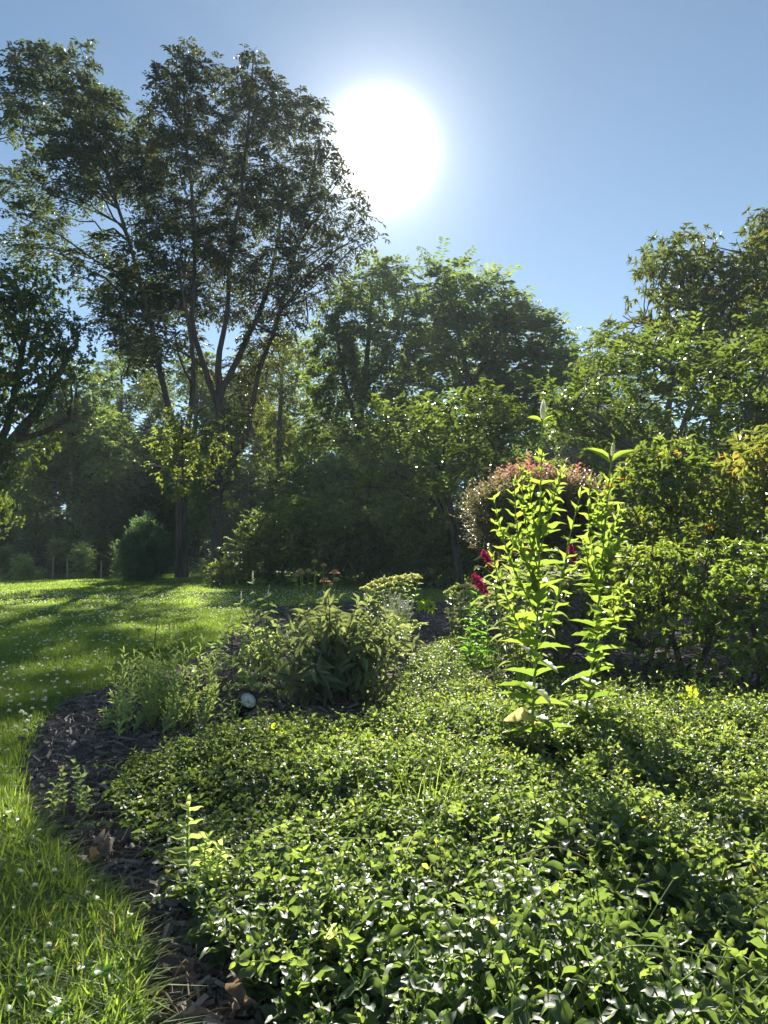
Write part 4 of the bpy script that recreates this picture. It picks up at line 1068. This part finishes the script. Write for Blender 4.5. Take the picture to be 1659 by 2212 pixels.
coneflowers('two dark coneflower seed heads on bare stalks behind the pale green clump', 4.3, (320, 1560), [(340, 1328, 0, .014), (300, 1358, 0, .012)], 232, .25, 'coneflowers')

def sedum(label, D, base, heads, seed):
    rng = np.random.default_rng(seed); b = P(*base, D); b[2] = 0
    e = thing('sedum', label, 'flower', (b[0], b[1], 0), 'sedums with flat pale heads')
    gs = Geo(); gl = Geo()
    for (x, y, r) in heads:
        tip = P(x, y, D + rng.uniform(-.2, .2)); bb = b + np.array([(tip[0] - b[0]) * .5, rng.uniform(-.1, .1), 0])
        leafy_stem(gl, gs, [bb, bb * .5 + tip * .5, tip], .005, .004, 9, .2, lambda t: .06, .45, rng, T_OVAL_LO, .5, .1, True, .5)
        g = Geo(); R = px(r, D); m = 90
        a = rng.uniform(0, 6.28, m); q = np.sqrt(rng.uniform(0, 1, m))
        off = np.stack([q * np.cos(a) * R, q * np.sin(a) * R, R * .32 * (1 - q * q) + rng.normal(size=m) * R * .06], 1)
        d = off * .6 + np.array([0, 0, R]) + rng.normal(size=(m, 3)) * R * .8
        for s in range(2): g.inst(T_OBOV, tip + off, d + rng.normal(size=(m, 3)) * R, rdirs(rng, m), R * .3, R * .25, rng.uniform(0, 1, m))
        for j in range(0, m, 6): g.tubes(np.array([tip - [0, 0, R * .3], tip + off[j]]), .0012, 3, .3)
        g.build('flower_head', M['sedum'], e)
    gs.build('stems', M['stem_green'], e, True); gl.build('leaves', M['leaf_bush'], e, True)
sedum('wide clump of flat cream-yellow flower heads behind the rounded bush', 7.6, (850, 1380),
      [(788, 1272, 10), (803, 1264, 10), (816, 1258, 10), (830, 1254, 11), (845, 1252, 10), (860, 1250, 11), (876, 1247, 11), (892, 1245, 11), (904, 1249, 8), (822, 1268, 10), (840, 1263, 10), (853, 1259, 9), (798, 1276, 8), (884, 1253, 8), (868, 1262, 8), (812, 1274, 8)], 241)
sedum('smaller clump of flat pale flower heads beside the open mulch patch', 7.2, (1000, 1400),
      [(968, 1280, 9), (980, 1272, 9), (995, 1268, 10), (1010, 1265, 10), (1020, 1272, 8), (985, 1284, 8), (1004, 1280, 9), (1016, 1290, 8), (972, 1292, 7), (995, 1295, 8), (1012, 1306, 8)], 242)
def lavender():
    rng = np.random.default_rng(251); D = 6.6; b = P(858, 1400, D); b[2] = 0
    e = thing('lavender', 'hazy grey-purple lavender between rounded bush and mulch patch', 'flower', (b[0], b[1], 0))
    gs = Geo(); gf = Geo(); gl = Geo()
    for k in range(70):
        tip = P(rng.uniform(825, 896), rng.uniform(1278, 1330), D + rng.uniform(-.2, .2))
        bb = b + np.array([rng.normal() * .05, rng.normal() * .05, .05])
        gs.tubes(spline([bb, bb * .5 + tip * .5 + np.array([0, 0, .02]), tip], 6), .0015, 3, .5)
        ax = nrm(tip - bb)
        for j in range(12):
            p = tip - ax * j * .006; d = rdirs(rng, 2) + ax * .6
            gf.inst(T2, np.repeat(p[None], 2, 0), d, rdirs(rng, 2), .011, .006, rng.uniform(0, 1, 2))
        for j in range(7):
            p = bb + (tip - bb) * rng.uniform(.1, .65); gl.inst(T2, p, rdirs(rng, 1) + ax, rdirs(rng, 1), .035, .005, rng.uniform(0, 1))
    gs.build('stems', M['leaf_grey'], e); gf.build('flowers', M['lavender'], e); gl.build('leaves', M['leaf_grey'], e)
lavender()

# ------------------------------------------------------------------ clumps on the left and small plants
def stem_clump(name, label, cat, D, base, tips, seed, Lf, W, mat, smat='stem_green', tpl=T_LANCE, n=20, t0=.12, up=.9, droop=0., opposite=False, r=.0028, bs=.12, group=None):
    rng = np.random.default_rng(seed); b = P(*base, D); b[2] = 0
    e = thing(name, label, cat, (b[0], b[1], 0), group); gs = Geo(); gl = Geo(); few = len(tips) <= 12
    for i, t in enumerate(tips):
        tip = P(t[0], t[1], D + (t[2] if len(t) > 2 else 0)); bb = np.array([b[0] + (tip[0] - b[0]) * .75 + rng.normal() * .02, tip[1] + rng.normal() * bs, 0])
        mid = bb * .45 + tip * .55 + np.array([rng.normal() * .012, 0, .02])
        leafy_stem(gl, gs, [bb, mid, tip], r, r * .4, n, t0, Lf, W, rng, tpl_twist(tpl, i % 7), up, droop, opposite, lambda t: .3 + .45 * t, sides=5)
        if few: gs.build('stem', M[smat], e, True); gs = Geo()
    if gs.n: gs.build('stems', M[smat], e, True)
    gl.build('leaves', M[mat], e, True)
    return e
rt = np.random.default_rng(8)
tips = [(366, 1338, .1), (425, 1336, 0), (398, 1402, 0), (345, 1412, .1), (450, 1420, 0), (318, 1440, .1), (268, 1450, .1), (290, 1478, 0), (242, 1500, .1), (332, 1455, 0), (412, 1450, 0), (436, 1380, .1), (384, 1370, .15), (228, 1535, 0), (465, 1470, -.1), (302, 1420, .2)]
tips += [(rt.uniform(228, 468), rt.uniform(1405, 1545), rt.uniform(-.2, .25)) for _ in range(44)]
stem_clump('goldenrod', 'clump of tall pale grey-green leafy stems at the left edge of the bed', 'plant', 3.75, (345, 1590), tips, 261, lambda t: .06 - .02 * t, .17, 'leaf_grey', n=26, up=2.0, t0=.2)
stem_clump('weed', 'short grey-green leafy shoot just left of the garden spotlight', 'weed', 3.55, (488, 1575), [(496, 1476), (478, 1515), (505, 1520)], 262, lambda t: .045 - .015 * t, .25, 'leaf_grey', n=14, bs=.02)
stem_clump('lily_plant', 'bright green stems with dense narrow leaves beside the mulch patch', 'plant', 5.4, (1035, 1440), [(1030, 1288), (1018, 1310), (1045, 1300), (1026, 1335), (1050, 1330)], 263, lambda t: .11 - .04 * t, .2, 'leaf_bright', n=17, up=.55, droop=.15, bs=.06)
def low_plant(name, label, cat, D, clumps, st, leaf, seed, group=None):
    rng = np.random.default_rng(seed)
    cen = np.array([P(x, y, D + d) for x, y, r, d in clumps]); rad = np.array([px(r, D + d) for x, y, r, d in clumps])
    e = thing(name, label, cat, (cen[:, 0].mean(), cen[:, 1].mean(), 0), group)
    g = Geo(); crown(g, cen, rad, rng, st); gs = Geo()
    for c in cen:
        gs = Geo(); limb(gs, (c[0], c[1], 0), c, .004, .002, rng, 0, 5, 4); gs.build('stem', M['twig'], e)
    g.build('leaves', M[leaf], e, True)
    return e
low_plant('low_shrub', 'low dark bluish leafy mound between pale clump and rounded bush', 'plant', 4.9,
          [(480, 1400, 24, 0), (510, 1420, 28, 0), (540, 1440, 28, -.1), (500, 1455, 28, -.2), (560, 1470, 26, -.3), (465, 1430, 22, 0), (530, 1480, 24, -.4), (590, 1440, 24, 0), (600, 1400, 22, .2), (450, 1460, 20, -.3), (570, 1400, 24, .3), (555, 1500, 18, -.6), (610, 1480, 22, -.4), (500, 1370, 18, .4), (540, 1385, 22, .3)],
          dict(tpl=T_OVAL_LO, dens=520, twig=.06, k=7, L=.035, W=.55, style='alt', droop=.1, up=.5, dm=.8), 'leaf_grey', 271)
low_plant('low_shrub', 'low leafy mound right of the lavender, at the edge of the mulch patch', 'plant', 5.6,
          [(850, 1370, 26, 0), (880, 1380, 24, 0), (900, 1365, 16, .2), (835, 1400, 24, -.2), (870, 1405, 20, -.3)],
          dict(tpl=T_LANCE, dens=420, twig=.07, k=7, L=.06, W=.35, style='alt', droop=.1, up=.5, dm=.5), 'leaf_bush', 272)
low_plant('low_shrub', 'fine pale green mound at the back of the open mulch patch', 'plant', 6.6,
          [(985, 1310, 18, 0), (1005, 1325, 20, 0), (1020, 1345, 20, -.2), (975, 1330, 14, 0), (1000, 1350, 16, -.3), (1030, 1310, 16, .1)],
          dict(tpl=T2, dens=600, twig=.06, k=7, L=.04, W=.4, style='alt', droop=.1, up=.5, dm=.5), 'leaf_bush', 273)
low_plant('seedling', 'small leafy seedling on the open mulch patch', 'seedling', 8.2, [(920, 1310, 8, 0), (926, 1316, 7, 0), (914, 1314, 6, 0)],
          dict(tpl=T_LANCE, dens=900, twig=.05, k=6, L=.06, W=.35, style='whorl', droop=.1, up=.5, dm=.5), 'leaf_lime', 274)
stem_clump('weed', 'upright weed with rounded bluish leaves alone on the dark mulch', 'weed', 2.45, (152, 1772), [(160, 1650, 0), (135, 1668, .03), (178, 1680, -.02), (120, 1700, 0), (190, 1712, .02)], 264, lambda t: .034 - .01 * t, .55, 'leaf_grey', tpl=T_OVAL, n=8, t0=.4, opposite=True, bs=.01, up=.5)
stem_clump('weed', 'pale mugwort-like weed with cut leaves arching over the periwinkle', 'weed', 1.9, (455, 1900), [(408, 1742, 0), (446, 1815, -.03), (478, 1830, 0)], 265, lambda t: .065 - .03 * t, .34, 'leaf_grey', tpl=T_LSERR, n=11, t0=.3, up=.6, opposite=True, bs=.01)
stem_clump('weed', 'lime-yellow seedling in front of the garden spotlight', 'weed', 3.1, (600, 1640), [(592, 1580, 0), (612, 1588, 0)], 266, lambda t: .04, .45, 'leaf_lime', tpl=T_OVAL, n=5, t0=.6, up=.4, opposite=True, bs=.01)
stem_clump('weed', 'lime-yellow leafy shoot rising from the periwinkle at the right', 'weed', 3.6, (1488, 1590), [(1478, 1512, 0), (1500, 1510, 0), (1490, 1498, 0)], 267, lambda t: .06, .35, 'leaf_lime', tpl=T_LSERR, n=4, t0=.6, up=.9, opposite=True, bs=.01)
stem_clump('weed', 'sharp-toothed pale weed among the front periwinkle', 'weed', 1.5, (740, 2140), [(715, 2045, 0), (755, 2060, 0)], 268, lambda t: .06, .4, 'leaf_grey', tpl=T_SERR, n=3, t0=.7, up=.5, opposite=True, bs=.01)

# grass stalks and tufts growing through the periwinkle
def stalk(label, pts, D, r, mat='stem_green'):
    g = Geo(); q = spline(PX(pts, D), 16); g.tubes(q, np.linspace(r, r * .4, 16), 4, .8)
    tag(g.build('grass_stalk', M[mat], None, True), label, 'grass stalk', 'grass stalks in the periwinkle')
stalk('long pale grass stalk slanting up from the bottom edge', [(800, 2260), (770, 2110), (740, 1990), (724, 1930)], 1.45, .0017)
stalk('thin grass stalk leaning right above the mulch at lower left', [(420, 2180), (480, 2080), (560, 1990), (640, 1930)], 1.6, .0012)
stalk('short thin stalk leaning right over the bed edge near the bottom', [(470, 2090), (540, 1960), (590, 1900)], 1.65, .0011)
stalk('bright lime grass blade standing upright at the lower right', [(1325, 2120), (1330, 2040), (1332, 1975)], 1.5, .0024)
stalk('brown trailing runner across the periwinkle at right centre', [(1120, 1850), (1200, 1830), (1290, 1870), (1325, 1930)], 1.75, .0016, 'straw')
stalk('thin arching stalk left of the tall plant foot', [(870, 1640), (960, 1640), (1020, 1690)], 2.9, .0015)
stalk('thin upright stalk beside the spotlight plants', [(626, 1610), (628, 1580), (628, 1555)], 3.2, .0016)
def tuft(label, D, base, n, h, seed):
    rng = np.random.default_rng(seed); b = P(*base, D); b[2] = .02; g = Geo()
    x = b[0] + rng.normal(size=n) * h * .3; y = b[1] + rng.normal(size=n) * h * .3
    blades(g, x, y, rng.uniform(.6, 1.2, n) * h, np.full(n, .0028), rng.uniform(.2, .9, n), rng, rng.uniform(.5, .85, n), 3)
    tag(g.build('grass_tuft', M['grass']), label, 'grass tuft', 'fine grass tufts in the periwinkle')
tuft('fine pale grass tuft in the middle of the periwinkle', 2.35, (940, 1820), 90, .26, 281)
tuft('fine grass tuft left of the tall plants', 2.7, (860, 1720), 50, .24, 282)

# dead leaves on the mulch
def dead_leaf(label, c, Y, N, L, W, seed, tint):
    t = leaf_tpl(16, lambda t: oval(t) * (.55 + .5 * math.sin(t * 11) ** 2), .3, .3)
    V = t[0].copy(); r = np.random.default_rng(seed)
    V[:, 2] += .3 * np.sin(V[:, 0] * 7 + V[:, 1] * 9 + seed) * np.abs(V[:, 0]) * 2 + .07 * np.sin(V[:, 1] * 17) + .35 * np.abs(V[:, 0]) ** 1.5
    g = Geo(); g.inst((V, t[1], t[2], t[3]), c, Y, N, L, W, tint); g.tubes(np.array([c, np.array(c) - nrm(np.array(Y, float)) * L * .3]), .0015, 4, .2)
    tag(g.build('dead_leaf', M['dead_leaf'], None, True), label, 'dead leaf', 'dead leaves on the mulch')
c = G(232, 1880); c[2] = .03
dead_leaf('curled brown dead leaf on the mulch, beside the lawn edge', c, (-.8, .3, .02), (.1, -.25, 1), .13, .1, 3, .35)
c = G(228, 1862); c[2] = .05
dead_leaf('pale folded dead leaf lying on a brown one', c, (-.6, .5, .25), (.3, -.5, .8), .055, .045, 5, .9)
c = G(500, 2230); c[2] = .02
dead_leaf('tan dead leaf standing on edge near the bottom of the photo', c, (.12, .25, .9), (.75, -.6, .1), .075, .045, 7, .5)
c = G(505, 2010); c[2] = .02
dead_leaf('small dark dead leaf under the edge of the periwinkle', c, (.6, .2, .1), (0, -.2, 1), .06, .04, 9, .1)

# ------------------------------------------------------------------ garden spotlight
def spotlight():
    c = P(536, 1513, 3.6)
    ax = nrm(np.array([.42, -.62, .5]))                            # where it points
    b = np.array([c[0] - .035, c[1] + .06, 0])
    e = thing('garden_spotlight', 'black garden spotlight with a round pale lens in the mulch', 'spotlight', (b[0], b[1], 0))
    X = nrm(np.cross(ax, [0, 0, 1.])); Y = np.cross(X, ax)
    def lathe(g, prof, n=28, tint=.5):
        a = np.arange(n) / n * 2 * math.pi
        V = np.array([c + ax * h + r * (math.cos(t) * X + math.sin(t) * Y) for r, h in prof for t in a])
        idx = np.arange(len(V)).reshape(len(prof), n)
        g.raw(V, [], np.stack([idx[:-1], np.roll(idx[:-1], -1, 1), np.roll(idx[1:], -1, 1), idx[1:]], -1).reshape(-1, 4), tint)
    g = Geo(); lathe(g, [(.0005, -.115), (.022, -.115), (.027, -.108), (.029, -.07), (.031, -.05), (.043, -.035), (.045, -.03), (.0455, .012), (.044, .016), (.041, .014), (.040, -.006), (.0395, -.012)])
    g.build('housing', M['black'], e, True)
    g = Geo(); lathe(g, [(.040, -.004), (.03, .001), (.015, .004), (.0005, .005)])
    g.build('lens', M['lens'], e, True)
    g = Geo(); lathe(g, [(.0462, -.012), (.0475, -.008), (.0475, .008), (.0462, .012)]); g.build('rim', M['black'], e, True)
    k = c - ax * .08 - np.array([0, 0, .045])
    g = Geo(); g.tubes(np.array([c - ax * .08, k]), .009, 10, .5); g.tubes(np.array([k - X * .014, k + X * .014]), .013, 12, .5)
    g.build('knuckle', M['black'], e, True)
    g = Geo(); g.tubes(np.array([k, [k[0], k[1], .02], [k[0], k[1], -.08]]), [.009, .009, .003], 8, .5); g.build('stake', M['black'], e, True)
    g = Geo(); g.tubes(spline([c - ax * .11, c - ax * .13 + np.array([0, 0, -.05]), k + np.array([.02, 0, -.04]), np.array([k[0] + .05, k[1] + .03, .012])], 14), .0035, 6, .5); g.build('cable', M['black'], e, True)
spotlight()

# ------------------------------------------------------------------ haze
def haze(density):
    bm = bmesh.new()
    bmesh.ops.create_cube(bm, size=1.0)
    for v in bm.verts:
        v.co = Vector((v.co.x * 300, v.co.y * 200 + 90, (v.co.z + .5) * 27 - 1.0))
    me = bpy.data.meshes.new('haze'); bm.to_mesh(me); bm.free()
    m = bpy.data.materials.new('haze'); m.use_nodes = True
    nt = m.node_tree; nt.nodes.clear()
    out = nt.nodes.new('ShaderNodeOutputMaterial'); v = nt.nodes.new('ShaderNodeVolumePrincipled')
    v.inputs['Color'].default_value = (.8, .9, 1, 1); v.inputs['Density'].default_value = density; v.inputs['Anisotropy'].default_value = 0.05
    nt.links.new(v.outputs[0], out.inputs['Volume'])
    me.materials.append(m)
    o = bpy.data.objects.new('haze', me); COL.objects.link(o)
    tag(o, 'thin bluish morning haze over the garden', 'haze', kind='stuff')
HAZE = 0.001
if HAZE: haze(HAZE)
